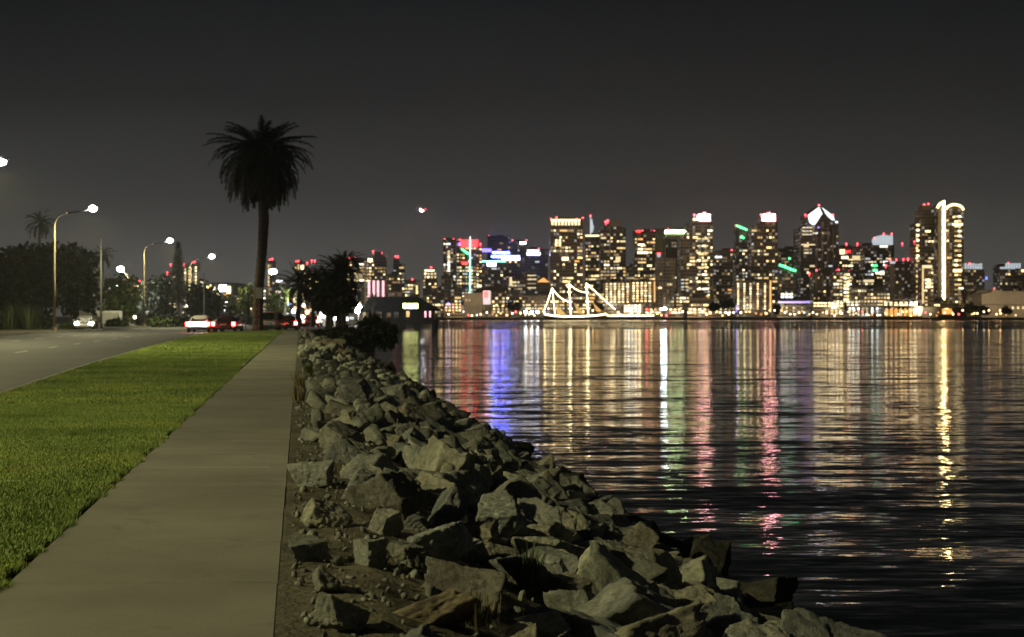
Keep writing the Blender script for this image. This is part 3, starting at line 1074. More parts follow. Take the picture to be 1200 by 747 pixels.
tree('broadleaf_tree', 40, 386, 186, [(10, 320, 32, 28), (38, 310, 30, 22), (60, 322, 30, 32), (-8, 335, 30, 30), (30, 345, 44, 30)], 9000, .34, 'leaf_dark', 'largest dark spreading tree at the left edge of the photo', tr=.5)
tree('broadleaf_tree', 88, 386, 192, [(82, 312, 22, 22), (100, 318, 16, 20), (88, 340, 28, 30), (104, 345, 12, 20)], 6000, .34, 'leaf_dark', 'dark rounded tree behind the nearest tall street lamp', tr=.4)
tree('broadleaf_tree', 142, 384, 215, [(134, 340, 14, 16), (150, 345, 14, 18), (142, 360, 20, 16)], 2600, .3, 'leaf_mid', 'mid green tree around the left-facing street lamp', tr=.25)
tree('broadleaf_tree', 182, 383, 235, [(178, 345, 14, 16), (190, 340, 12, 18), (184, 360, 20, 16)], 2600, .3, 'leaf_dark', 'dark tree between the second street lamp and the conifer', tr=.25)
tree('broadleaf_tree', 236, 382, 240, [(232, 346, 14, 16), (247, 352, 14, 14), (240, 364, 20, 12)], 2400, .3, 'leaf_dark', 'dark low tree behind the white car', tr=.25)
tree('broadleaf_tree', 268, 382, 262, [(266, 356, 14, 9), (280, 360, 12, 10)], 1500, .3, 'leaf_dark', 'dark low tree behind the red car', tr=.25)
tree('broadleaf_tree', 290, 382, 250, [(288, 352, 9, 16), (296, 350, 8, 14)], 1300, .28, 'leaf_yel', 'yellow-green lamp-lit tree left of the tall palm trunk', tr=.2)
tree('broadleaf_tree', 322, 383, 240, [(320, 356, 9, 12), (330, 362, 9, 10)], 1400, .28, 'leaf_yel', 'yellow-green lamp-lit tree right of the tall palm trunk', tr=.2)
tree('broadleaf_tree', 388, 388, 160, [(386, 358, 16, 12), (402, 352, 16, 14), (378, 352, 12, 8), (396, 342, 12, 10)], 3600, .26, 'leaf_dark', 'dense dark tree under the palm clump beside the pier pavilion', tr=.25)
for i, (px, py, rx, rz, Y, lm, lab) in enumerate([
    (14, 374, 24, 13, 158, 'leaf_dark', 'clipped dark hedge mass at the far left road verge'),
    (48, 378, 14, 8, 160, 'leaf_dark', 'low dark bush left of the nearest tall street lamp'),
    (82, 383, 10, 3, 158, 'leaf_mid', 'low ground shrub right of the nearest tall street lamp'),
    (138, 380, 12, 6, 190, 'leaf_mid', 'rounded green bush left of the second street lamp'),
    (186, 379, 14, 7, 200, 'leaf_mid', 'rounded green bush right of the second street lamp'),
    (206, 378, 12, 8, 205, 'leaf_dark', 'dark bush left of the white car'),
    (300, 377, 12, 5, 235, 'leaf_dark', 'low dark bush behind the tall palm foot'),
    (352, 378, 10, 5, 210, 'leaf_mid', 'low green bush at the foot of the lit palm'),
]):
    tree('shrub', px, 386, Y, [(px - rx * .4, py, rx * .7, rz), (px + rx * .4, py + 1, rx * .7, rz * .9)], 1100, .2, lm, lab, 'shrub', False)
# spiky plants lit by the nearest lamp
for i, (px, py, Y, h, lab) in enumerate([
    (11, 377, 152, 3.2, 'tall spiky plant with upright leaves farthest left in the hedge'),
    (23, 377, 153, 4.2, 'tallest spiky plant with pale leaf edges in the left hedge'),
    (33, 377, 152, 3.0, 'medium spiky plant in the left hedge'),
    (42, 377, 153, 3.4, 'spiky plant nearest the tall street lamp in the left hedge'),
    (140, 385, 190, 1.9, 'small spiky plant left of the second street lamp foot'),
    (163, 384, 194, 1.4, 'low spiky plant at the second street lamp foot')]):
    p = at(px, py, Y)
    tuft('yucca', (p.x, Y, .1), 46, h * .9, .09, 'leaf_dark' if i % 2 else 'leaf_mid', lab, .7)
# conifer: tiers of drooping boughs round a straight trunk
pc = at(209, 384, 245); kk = 245 / F
t = thing('conifer', 'tall narrow conifer with tiered boughs left of the third street lamp', 'tree', (pc.x, 245, 0))
H = (384 - 288) * kk
MB().tube([(0, 0, -.2), (0, 0, H * .6), (0, 0, H)], [.3, .16, .03], 8).build('trunk', M['bark'], t)
qs = []
for i in range(26):
    z = H * (.30 + .69 * i / 25); rr = (1 - i / 25) ** .85 * 13 * kk + .25
    m = 150
    a = nrg.random(m) * 6.283; r2 = rr * np.sqrt(nrg.random(m)); cx, cy = r2 * np.cos(a), r2 * np.sin(a); cz = z - .25 * r2 + nrg.normal(0, .12, m)
    c0 = np.stack([cx, cy, cz], 1)
    d = np.stack([np.cos(a), np.sin(a), nrg.normal(-.1, .2, m)], 1) * .4; s = np.stack([-np.sin(a), np.cos(a), np.zeros(m)], 1) * .14
    qs.append(np.stack([c0 - d, c0 - s, c0 + d, c0 + s], 1))
v = np.concatenate(qs).reshape(-1, 3)
link('crown', npmesh('crown', v, np.arange(len(v)).reshape(-1, 4), [M['leaf_dark']]), t)
# bushes where the bank ends
for px, py, rx, rz, Y, lab in [
    (404, 392, 22, 8, 118, 'dark bush at the far end of the bank nearest the walkway'),
    (436, 386, 17, 13, 122, 'tall dark bush at the far end of the bank below the pier pavilion'),
    (424, 396, 24, 9, 104, 'spreading dark bush in front of the tall one at the bank end'),
    (452, 394, 14, 14, 112, 'dark bush overhanging the water at the bank end'),
    (374, 392, 9, 4, 120, 'small low bush at the end of the walkway'),
]:
    p = at(px, py, Y)
    tree('bush', px, py + rz, Y, [(px - rx * .4, py + 1, rx * .65, rz), (px + rx * .35, py + 1.5, rx * .65, rz * .9), (px, py - rz * .2, rx * .5, rz)], 3200, .13, 'leaf_dark', lab, 'bush', False)


# ================================================================== vehicles
M['paint_white'] = mat('white_car_paint', (.6, .6, .58), .3)
M['paint_dark'] = mat('dark_red_car_paint', (.028, .008, .009), .3)
M['paint_silver'] = mat('silver_car_paint', (.42, .42, .42), .3, .4)
M['paint_black'] = mat('black_car_paint', (.018, .018, .02), .3)
M['paint_red'] = mat('red_car_paint', (.28, .02, .02), .3)
M['plate'] = mat('number_plate', (.6, .6, .58), .5)


def car(px, Y, rz, paint, label, suv=False, tail='tail', head=False, brake=True, plate_glow=False, bar=False):
    p = at(px, HOR, Y)
    t = thing('parked_car' if not head and not brake else 'car', label, 'car', (p.x, Y, -.12), rz, 'cars on the road')
    t.scale = (1.18, 1.12, 1.14)
    Wd = .95 if suv else .90
    L = 2.35
    H1 = 1.02 if suv else .90
    H2 = 1.78 if suv else 1.44
    # lower body lofted along y: (y, zbottom, ztop, halfwidth)
    st = [(-L, .42, .80, .70), (-L + .06, .34, H1 - .06, .86), (-L + .35, .26, H1, Wd), (-.8, .22, H1 + .02, Wd), (.9, .22, H1, Wd), (L - .7, .24, H1 - .10, Wd * .97), (L - .12, .30, H1 - .26, .84), (L, .40, .62, .66)]
    def loft(st, rnd):
        vs, fs = [], []
        n = 12
        for (y, z0, z1, w) in st:
            zc, hz = (z0 + z1) / 2, (z1 - z0) / 2
            for i in range(n):
                a = 2 * math.pi * (i + .5) / n
                ca, sa = math.cos(a), math.sin(a)
                e = rnd
                vs.append((w * math.copysign(abs(ca) ** e, ca), y, zc + hz * math.copysign(abs(sa) ** e, sa)))
        for i in range(len(st) - 1):
            for q in range(n):
                q2 = (q + 1) % n
                fs.append((i * n + q, i * n + q2, i * n + n + q2, i * n + n + q))
        fs += [tuple(range(n)), tuple(range((len(st) - 1) * n, len(st) * n))]
        return MB().add(vs, fs)
    loft(st, .42).build('body', M[paint], t, smooth=True)
    if suv:
        cs = [(-L + .08, H1 - .1, H1 + .1, Wd * .86), (-L + .35, H1 - .1, H2 - .06, Wd * .80), (-1.2, H1 - .1, H2, Wd * .78), (.3, H1 - .1, H2 - .04, Wd * .78), (1.35, H1 - .1, H1 + .05, Wd * .84)]
    else:
        cs = [(-L + .55, H1 - .1, H1 + .06, Wd * .84), (-1.05, H1 - .1, H2 - .06, Wd * .74), (-.5, H1 - .1, H2, Wd * .72), (.35, H1 - .1, H2 - .06, Wd * .73), (1.35, H1 - .1, H1 + .04, Wd * .84)]
    loft(cs, .5).build('cabin', M[paint], t, smooth=True)
    # glass set just proud of the cabin
    y0, z0 = cs[0][0], H1 + .08; y1, z1 = cs[1][0], H2 - .14
    MB().add([(-Wd * .68, y0 - .02, z0), (Wd * .68, y0 - .02, z0), (Wd * .58, y1 - .05, z1), (-Wd * .58, y1 - .05, z1), (-Wd * .68, y0 + .06, z0), (Wd * .68, y0 + .06, z0), (Wd * .58, y1 + .03, z1), (-Wd * .58, y1 + .03, z1)],
             [(0, 1, 2, 3), (7, 6, 5, 4), (0, 4, 5, 1), (1, 5, 6, 2), (2, 6, 7, 3), (3, 7, 4, 0)]).build('rear_window', M['glass'], t)
    MB().add([(-Wd * .70, 1.36, H1 + .05), (Wd * .70, 1.36, H1 + .05), (Wd * .60, .36, H2 - .12), (-Wd * .60, .36, H2 - .12), (-Wd * .70, 1.28, H1 + .05), (Wd * .70, 1.28, H1 + .05), (Wd * .60, .28, H2 - .12), (-Wd * .60, .28, H2 - .12)],
             [(3, 2, 1, 0), (4, 5, 6, 7), (0, 1, 5, 4), (1, 2, 6, 5), (2, 3, 7, 6), (3, 0, 4, 7)]).build('windscreen', M['glass'], t)
    for s in (-1, 1):
        MB().add([(s * (Wd * .855), -1.3, H1 + .02), (s * (Wd * .855), 1.0, H1 + .02), (s * (Wd * .76), .25, H2 - .16), (s * (Wd * .76), -1.0, H2 - .16),
                  (s * (Wd * .80), -1.3, H1 + .02), (s * (Wd * .80), 1.0, H1 + .02), (s * (Wd * .70), .25, H2 - .16), (s * (Wd * .70), -1.0, H2 - .16)],
                 [(0, 1, 2, 3), (7, 6, 5, 4), (0, 4, 5, 1), (1, 5, 6, 2), (2, 6, 7, 3), (3, 7, 4, 0)]).build('side_window', M['glass'], t)
        MB().sphere((s * (Wd + .07), .95, H1 + .06), .11, 8, 6, .8).build('mirror', M[paint], t)
        MB().box(s * .84 - .13 if s > 0 else -.84 - .10, s * .84 + .10 if s > 0 else -.84 + .13, -L - .03, -L + .12, H1 - .34, H1 - .04).build('tail_light', LIT[tail] if brake else M['lens_red'], t)
        MB().box(s * .66 - .16, s * .66 + .16, L - .14, L + .02, .58, .74).build('headlight', LIT['head'] if head else M['white'], t)
        for yw in (-1.45, 1.42):
            x0, x1 = sorted((s * (Wd - .20), s * (Wd + .015)))
            w = MB()
            n = 18
            vs = [(x, yw + .34 * math.cos(2 * math.pi * i / n), .34 + .34 * math.sin(2 * math.pi * i / n)) for x in (x0, x1) for i in range(n)]
            w.add(vs, [tuple(range(n)), tuple(range(n, 2 * n))] + [(i, (i + 1) % n, n + (i + 1) % n, n + i) for i in range(n)])
            wh = w.build('wheel', M['rubber'], t)
            xo = x1 + .004 if s > 0 else x0 - .004
            vs = [(xo2, yw + .2 * math.cos(2 * math.pi * i / n), .34 + .2 * math.sin(2 * math.pi * i / n)) for xo2 in (xo, xo - s * .03) for i in range(n)]
            MB().add(vs, [tuple(range(n)), tuple(range(n, 2 * n))] + [(i, (i + 1) % n, n + (i + 1) % n, n + i) for i in range(n)]).build('rim', M['galv'], wh)
    MB().box(-.26, .26, -L - .035, -L + .02, .60, .74).build('number_plate', LIT['cream'] if plate_glow else M['plate'], t)
    if bar:
        MB().box(-.74, .74, -L - .045, -L + .05, H1 - .36, H1 - .06).build('light_bar', LIT['tail_glare'], t)  # added glowing bar that stands in for the glare of the tail lights
    MB().box(-.80, .80, -L - .05, -L + .1, .36, .50).build('bumper', M['darkmetal'], t)
    if suv:
        MB().box(-.5, .5, -L + .15, -L + .3, H2 - .10, H2 - .05).build('brake_light', LIT['tail'] if brake else M['lens_red'], t)
    return t


M['lens_red'] = mat('red_lens', (.35, .01, .01), .3)
car(236.5, 138, .06, 'paint_white', 'white car with glaring lights on the road left of the tall palm', tail='tail', bar=True)
car(268, 139, .0, 'paint_dark', 'dark red car with round tail lights beside the white car')
car(319.5, 144, -.05, 'paint_silver', 'silver sport utility car parked right of the tall palm', suv=True, brake=False)
car(337, 152, .1, 'paint_dark', 'dark car with bright brake lights partly hidden by the silver car')
car(367, 200, .0, 'paint_red', 'small red car with lit tail lights beyond the silver car')
car(99.5, 158, math.pi + .25, 'paint_white', 'car facing the camera with blazing headlights behind the first street lamp', head=True, brake=False)
# white van seen side-on in the lot
p = at(121, 379, 205)
t = thing('parked_van', 'white van parked in the lot behind the thin bare pole', 'van', (p.x, 205, .02), R(90))
vb = MB().prism([(-.98, .35), (.98, .35), (.98, 1.9), (.85, 2.15), (-.85, 2.15), (-.98, 1.9)], -2.5, 1.7); vb.build('body', M['white'], t)
MB().prism([(-.95, .36), (.95, .36), (.95, 1.15), (-.95, 1.15)], 1.703, 2.5).build('bonnet', M['white'], t)
MB().add([(-.85, 1.72, 1.2), (.85, 1.72, 1.2), (.8, 1.72, 1.95), (-.8, 1.72, 1.95), (-.85, 1.9, 1.2), (.85, 1.9, 1.2)], [(0, 1, 5, 4), (4, 5, 2, 3), (0, 4, 3), (1, 2, 5), (0, 3, 2, 1)]).build('windscreen', M['glass'], t)
for s in (-1, 1):
    MB().box(*sorted((s * .96, s * 1.0)), .6, 1.5, 1.25, 1.85).build('side_window', M['glass'], t)
    for yw in (-1.6, 1.5):
        MB().tube([(s * .75, yw, .36), (s * 1.0, yw, .36)], .36, 16).build('wheel', M['rubber'], t)
# boat on a trailer, its pale bow tilted up
p = at(104, 372, 172)
t = thing('boat_on_trailer', 'pale tilted boat bow above the blazing headlights', 'boat', (p.x, 172, .0), R(155))
t.scale = (.75, .75, .75)
vs, fs = [], []
for i, (y, w, zk, zg) in enumerate([(-2.2, .9, .7, 1.7), (-.8, 1.0, .75, 1.9), (.6, .85, .9, 2.2), (1.6, .5, 1.3, 2.6), (2.2, .06, 2.1, 2.9)]):
    vs += [(-w, y, zg), (-w * .7, y, zk + .3), (0, y, zk), (w * .7, y, zk + .3), (w, y, zg)]
for i in range(4):
    for q in range(4):
        fs.append((i * 5 + q, i * 5 + q + 1, i * 5 + q + 6, i * 5 + q + 5))
    fs.append((i * 5 + 4, i * 5, i * 5 + 5, i * 5 + 9))
fs.append((0, 1, 2, 3, 4))
MB().add(vs, fs).build('hull', M['white'], t)
MB().tube([(-.5, -2.2, .55), (-.5, 1.2, .55), (0, 2.8, .5)], .05, 6).tube([(.5, -2.2, .55), (.5, 1.2, .55), (0, 2.8, .5)], .05, 6).build('trailer', M['galv'], t)
for s in (-1, 1):
    MB().tube([(s * .85, -.7, .3), (s * 1.05, -.7, .3)], .3, 14).build('wheel', M['rubber'], t)


# a lit low terminal beyond the trees, a big lit sign board
def small_box(name, x0, x1, top, base, Y, d, mt, label, cat='building', wins=None, roof=True):
    a, b = at(x0, base, Y), at(x1, top, Y)
    w = b.x - a.x
    t = thing(name, label, cat, ((a.x + b.x) / 2, Y + d / 2, 0))
    h = b.z
    MB().box(-w / 2, w / 2, -d / 2, d / 2, -.3, h).build('wall', M[mt] if mt in M else mt, t)
    if roof:
        MB().box(-w / 2 - .3, w / 2 + .3, -d / 2 - .3, d / 2 + .3, h + .003, h + .35).build('roof', M['roof'], t)
    for (px, py, wp, hp, code) in (wins or []):
        q = at(px, py, Y); s = Y / F
        wx, wz = wp * s / 2, hp * s / 2
        MB().box(q.x - (a.x + b.x) / 2 - wx, q.x - (a.x + b.x) / 2 + wx, -d / 2 - .12, -d / 2 + .2, q.z - wz, q.z + wz).build('window', LIT[code], t)
    return t


small_box('terminal_building', 240, 273, 333, 378, 420, 30, 'plain', 'low terminal building with glaring warm windows behind the trees', wins=[(243, 338, 3, 4, 'shore_warm'), (252, 339, 4, 4, 'shore_white'), (261, 338, 8, 7, 'flood'), (268, 340, 4, 8, 'shore_warm'), (256, 346, 3, 5, 'amber_bright'), (265, 347, 4, 4, 'orange'), (247, 334.8, 2, 1.6, 'cream_bright'), (258, 334.6, 2, 1.6, 'cream_bright')])
p = at(267, 380, 300)
t = thing('lit_sign_board', 'glowing bluish white sign board on a post above the red car', 'sign', (p.x, 300, 0))
s3 = 300 / F
MB().tube([(0, 0, 0), (0, 0, 2.6)], .12, 8).build('post', M['galv'], t)
MB().box(-4 * s3, 4 * s3, -.15, .15, 1.5 + 5 * s3, 1.5 + 17 * s3).build('frame', M['darkmetal'], t)
MB().box(-3.6 * s3, 3.6 * s3, -.2, -.148, 1.5 + 5.5 * s3, 1.5 + 16.5 * s3).build('panel', LIT['flood'], t)
small_box('roadside_shop', 372, 396, 362, 379, 235, 12, 'plain', 'bright roadside kiosk with white lit windows behind the dark clump', wins=[(378, 369, 5, 7, 'flood'), (385, 371, 4, 6, 'shore_white'), (392, 373, 4, 4, 'flood')])
small_box('roadside_shop', 408, 431, 366, 379, 262, 10, 'plain', 'low pale kiosk left of the pier pavilion', wins=[(412, 373, 5, 3, 'cool'), (427, 369, 3, 7, 'cream_dim')])
# globe lamps near the pavilion and small lamps among the far trees
def globe_lamp(px, py, Y, label, code='flood', r=.35, base=0.0, power=0, group=None, name='garden_lamp'):
    q = at(px, py, Y)
    t = thing(name, label, 'lamp', (q.x, Y, base), group=group)
    h = q.z - base
    MB().tube([(0, 0, 0), (0, 0, h)], [.09, .06], 8).build('post', M['darkmetal'], t)
    MB().sphere((0, 0, h), r, 10, 8).build('globe', LIT[code], t)
    if power:
        point('lamp_light', (0, -r - .5, h), power, (1, .9, .7), t, .2)
    return t


globe_lamp(420, 359.5, 225, 'upper bright globe lamp left of the pier pavilion', 'lamp', .42, power=1500)
globe_lamp(419, 364.8, 224, 'lower bright globe lamp left of the pier pavilion', 'lamp', .36)
for i, (px, py, Y, code, r) in enumerate([(183, 352, 330, 'flood', .45), (190, 354, 330, 'flood', .4), (197, 352, 330, 'cool_bright', .4), (180, 348, 330, 'cool_bright', .35), (138, 336, 330, 'flood', .4), (130.5, 337, 330, 'cool_bright', .5),
        (151, 366, 300, 'cool_bright', .4), (137, 368, 300, 'cream_bright', .4), (220, 358, 310, 'cool_bright', .4), (339, 355, 320, 'sign_blue', .5), (326, 344, 330, 'pink', .5), (344, 365, 300, 'flood', .4), (336, 366, 300, 'shore_white', .4),
        (279, 352, 300, 'shore_white', .35), (346, 361, 300, 'orange', .35), (402, 364, 290, 'shore_white', .4), (365, 364, 290, 'orange', .35), (355, 372, 290, 'flood', .4), (407, 374, 290, 'cool_bright', .4), (330, 350, 330, 'cream_bright', .3), (283, 366, 270, 'shore_white', .4), (186, 351, 330, 'sign_blue', .3), (360, 366, 280, 'shore_warm', .4), (350, 369, 285, 'shore_white', .4), (341, 372, 285, 'flood', .35), (372, 372, 285, 'shore_white', .4), (329, 368, 290, 'shore_warm', .4), (374, 366, 290, 'orange', .4), (343, 350, 330, 'amber_bright', .5), (356, 358, 330, 'cream_bright', .5), (331, 356, 330, 'cool_bright', .5), (322, 352, 330, 'amber_bright', .4), (158, 372, 290, 'shore_white', .35), (172, 368, 290, 'cool_bright', .3), (229, 372, 290, 'shore_white', .3), (410, 369, 285, 'shore_warm', .35), (398, 372, 285, 'amber_bright', .4), (293, 362, 285, 'cream_bright', .35), (313, 358, 300, 'amber_bright', .4)]):
    globe_lamp(px, py, Y, 'small garden lamp twinkling among the trees beyond the road', code, r, 0, 350 if i in (6, 11, 12, 17) else 0, 'small lamps among the roadside trees')
# bare point lights, no posts built, that light the greenery behind the cars
for px, Y in ((160, 232), (300, 262), (345, 228)):
    point('garden_light', at(px, 352, Y), 1500, (1, .92, .6), None, .25)

# ================================================================== pier pavilion
YR = 330.0; kr = YR / F
p = at(474, 375, YR)
t = thing('pier_pavilion', 'dark hip-roofed pavilion on piles over the water with a glowing sign', 'building', (p.x, YR + 4, 0))
def lx(px): return (px - 474) * kr
def lz(py): return EYE - (py - HOR) * kr
M['pav'] = ground_mat('dark_timber_wall', [(.3, (.055, .05, .042)), (.7, (.09, .08, .065))], 1.2, .85)
MB().box(lx(428), lx(513), -4.2, 4, lz(377.5), lz(374.6)).build('deck', M['greywood'], t)
MB().box(lx(436), lx(507), -3.2, 3.2, lz(374.6) + .003, lz(363.2)).build('wall', M['pav'], t)
e0, e1, r0, r1 = lx(424), lx(517), lx(432), lx(489)
zt, ze = lz(348), lz(364.2)
rf = MB().add([(e0, -4.4, ze), (e1, -4.4, ze), (e1, 4.4, ze), (e0, 4.4, ze), (r0, -1.6, zt), (r1, -1.6, zt), (r1, 1.6, zt), (r0, 1.6, zt),
          (e0, -4.4, ze - .12), (e1, -4.4, ze - .12), (e1, 4.4, ze - .12), (e0, 4.4, ze - .12)],
         [(4, 5, 6, 7), (0, 1, 5, 4), (1, 2, 6, 5), (2, 3, 7, 6), (3, 0, 4, 7), (8, 9, 1, 0), (9, 10, 2, 1), (10, 11, 3, 2), (11, 8, 0, 3), (11, 10, 9, 8)]).build('roof', M['roof'], t)
sg = MB().box(lx(472), lx(490.5), -4.62, -4.42, lz(362.0), lz(355.6)).build('sign_board', M['darkmetal'], t)
MB().box(lx(472.6), lx(489.9), -4.66, -4.615, lz(361.6), lz(356)).build('sign_panel', LIT['sign_yellow'], sg)
MB().box(lx(475.8), lx(479.6), -3.28, -3.1, lz(371.6), lz(364.8)).build('window', LIT['amber'], t)
for px in (498.3, 503.8):
    MB().box(lx(px - 1), lx(px + 1), -3.28, -3.1, lz(372), lz(364.8)).build('window', LIT['pink'], t)
for x0 in (441, 452, 461):
    MB().box(lx(x0), lx(x0 + 6), -3.26, -3.1, lz(373), lz(366)).build('window', M['glass'], t)
for px in (467, 488, 508.5):
    for yy in (-3.4, 3.2):
        MB().tube([(lx(px), yy, -3.4), (lx(px), yy, lz(377.5))], .62 if px != 488 else .5, 10).build('pile', M['greywood'], t)
for yy in (-3.75, 3.55):
    MB().box(lx(430), lx(511), yy - .12, yy + .12, lz(380), lz(377.5) - .003).build('beam', M['greywood'], t)
rl = MB()
for px in range(430, 514, 5):
    rl.box(lx(px) - .03, lx(px) + .03, -4.15, -4.09, lz(374.6), lz(374.6) + .9)
rl.box(lx(430), lx(511), -4.16, -4.08, lz(374.6) + .9, lz(374.6) + .97).build('railing', M['greywood'], t)
# walkway from the shore to the pavilion
a = at(432, 375, YR); 
g = thing('pier_walkway', 'plank gangway joining the shore to the pier pavilion', 'walkway', (a.x - 3.0, YR + 4, 0))
MB().box(-3.2, 2.1, -1.4, 1.4, lz(377), lz(375)).build('deck', M['greywood'], g)
for s in (-1, 1):
    MB().box(-3.2, 2.1, s * 1.35 - .04, s * 1.35 + .04, lz(375) + .003, lz(375) + 1.0).build('railing', M['greywood'], g)
# ================================================================== the city across the bay
UNIT = {}


def unit_box(code):
    if code not in UNIT:
        o = MB().box(-.5, .5, -.5, .5, -.5, .5)
        me = bpy.data.meshes.new('window'); me.from_pydata(o.v, [], o.f); me.materials.append(LIT[code]); UNIT[code] = me
    return UNIT[code]


BEAC = {}


def beacon_mesh(code, r):
    kx = (code, r)
    if kx not in BEAC:
        mb = MB().sphere((0, 0, 0), r, 8, 6); mb.tube([(0, 0, -r * 3), (0, 0, 0)], r * .25, 5)
        me = bpy.data.meshes.new('beacon'); me.from_pydata(mb.v, [], mb.f); me.materials.append(LIT[code]); BEAC[kx] = me
    return BEAC[kx]


class Tower:
    """a tower whose front stands at depth Y; everything on it is given where the photo shows it"""

    def __init__(self, name, x0, x1, top, Y, wall, label, dens=.2, pal='w', poly=None, depth=None, base=372.2, cat='tower', pitch=2.8, storey=3.1, wtop=None, cap=72, cells=None, rooft=True):
        self.Y = Y; self.s = Y / F
        self.cx = ((x0 + x1) / 2 - 600) * self.s
        self.x0, self.x1 = x0, x1
        w = (x1 - x0) * self.s
        self.d = depth or max(14, min(w * .9, 32))
        self.t = thing(name, label, cat, (self.cx, Y + self.d / 2, 0), group='lit buildings of the city skyline')
        self.y = -self.d / 2
        poly = poly or [(x0, base + 1), (x1, base + 1), (x1, top), (x0, top)]
        pl = [(self.lx(a), max(self.lz(b), -1.0)) for a, b in poly]
        mb = MB().prism(pl, -self.d / 2, self.d / 2)
        me = bpy.data.meshes.new('wall'); me.from_pydata(mb.v, [], mb.f)
        bm = bmesh.new(); bm.from_mesh(me); bmesh.ops.recalc_face_normals(bm, faces=bm.faces); bm.to_mesh(me); bm.free()
        ncol = max(2, round(w / pitch)); self.pw = w / ncol
        uvl = me.uv_layers.new(name='UVMap')
        for f in me.polygons:
            nz, ny = abs(f.normal.z), abs(f.normal.y)
            for li in f.loop_indices:
                c = me.vertices[me.loops[li].vertex_index].co
                if nz > .5:
                    uvl.data[li].uv = (.02, .02)
                else:
                    hx = (c.x + w / 2) / self.pw if ny > .5 else (c.y + self.d / 2) / self.pw + 40
                    uvl.data[li].uv = (hx, c.z / storey + .0)
        me.materials.append(WALL[wall] if wall in WALL else M[wall])
        link('wall', me, self.t)
        if rooft and poly[2][1] == poly[3][1] and len(poly) == 4:
            # parapet and a roof plant room
            zt = self.lz(top)
            MB().box(-w / 2 - .25, w / 2 + .25, -self.d / 2 - .25, self.d / 2 + .25, zt - .9, zt + .5).build('parapet', M['plain'] if wall in ('pale', 'tan') else M['land'], self.t)
            pw = w * rng.uniform(.25, .5)
            ox = rng.uniform(-.2, .2) * w
            MB().box(ox - pw / 2, ox + pw / 2, -self.d * .25, self.d * .25, zt + .503, zt + rng.uniform(1.8, 3.2)).build('plant_room', M['land'], self.t)
        # lit rooms
        zt = self.lz(wtop or max(top, max(b for a, b in poly[2:]))) - 1.5
        rows = int(zt / storey)
        rr = random.Random(hash(label) % 1 + int(x0 * 31 + top * 7))
        P = {'w': [('amber', 4), ('cream', 4), ('amber_bright', 2.2), ('cream_bright', 1.6), ('cool', .6), ('amber_dim', 2), ('cream_dim', 2), ('orange', .25)],
             'y': [('cream', 4), ('cream_bright', 3.4), ('amber_bright', 1.5), ('amber', 2), ('cream_dim', 2), ('cool', .5)],
             'c': [('cool', 3), ('cream', 3), ('cool_bright', 1.2), ('cream_bright', 1), ('cream_dim', 3), ('amber', 1.5)],
             'd': [('amber_dim', 4), ('cream_dim', 3), ('amber', 2), ('cream', 1), ('orange', .4)]}[pal]
        cl, wt = zip(*P)
        picks = []
        for r in range(1, max(rows, 2)):
            q = rr.choice([.4, .7, 1, 1, 1.5, 2.0])
            for c in range(ncol):
                if rr.random() < dens * q * 1.2:
                    picks.append((r, c))
        rr.shuffle(picks)
        for (r, c) in picks[:cap]:
            n = 1 if rr.random() < .72 else 2
            if c + n > ncol:
                n = 1
            self.win(-w / 2 + (c + n / 2) * self.pw, (r + .51) * storey, self.pw * (n - .38), storey * .50, rr.choices(cl, wt)[0])

    def lx(self, px): return (px - 600) * self.s - self.cx
    def lz(self, py): return EYE - (py - HOR) * self.s

    def win(self, x, z, w, h, code, name='window'):
        o = bpy.data.objects.new(name, unit_box(code)); COL.objects.link(o); o.parent = self.t
        o.location = (x, self.y, z); o.scale = (w, .5, h)
        return o

    def bar(self, x0, y0, x1, y1, code, name='light_strip', out=.6):
        """a lit band or panel, in photo pixels"""
        a, b = self.lx(x0), self.lx(x1); z0, z1 = self.lz(y1), self.lz(y0)
        return MB().box(a, b, self.y - out, self.y + .4, z0, z1).build(name, LIT[code], self.t)

    def slab(self, x0, y0, x1, y1, m, name, out=.5, back=None):
        a, b = self.lx(x0), self.lx(x1); z0, z1 = self.lz(y1), self.lz(y0)
        return MB().box(a, b, self.y - out, self.y + (self.d * .8 if back is None else back), z0, z1).build(name, M[m] if m in M else (WALL[m] if m in WALL else LIT[m]), self.t)

    def poly(self, pts, code, name, out=.5, th=1.0):
        return MB().prism([(self.lx(a), self.lz(b)) for a, b in pts], self.y - out, self.y - out + th).build(name, LIT[code] if code in LIT else M[code], self.t)

    def line(self, pts, code, name='light_strip', r=.6, out=.9):
        return MB().tube([(self.lx(a), self.y - out, self.lz(b)) for a, b in pts], r, 6).build(name, LIT[code], self.t)

    def red(self, *pts, code='red_beacon', r=.85):
        for a, b in pts:
            o = bpy.data.objects.new('beacon', beacon_mesh(code, r)); COL.objects.link(o); o.parent = self.t
            o.location = (self.lx(a), self.y + 2.0, self.lz(b))
        return self

    def grid(self, xs, y0, y1, step, wpx, hpx, codes, name='window'):
        y = y0
        while y <= y1:
            for x in xs:
                c = rng.choice(codes)
                if c:
                    self.win(self.lx(x), self.lz(y), wpx * self.s, hpx * self.s, c, name)
            y += step


T = Tower
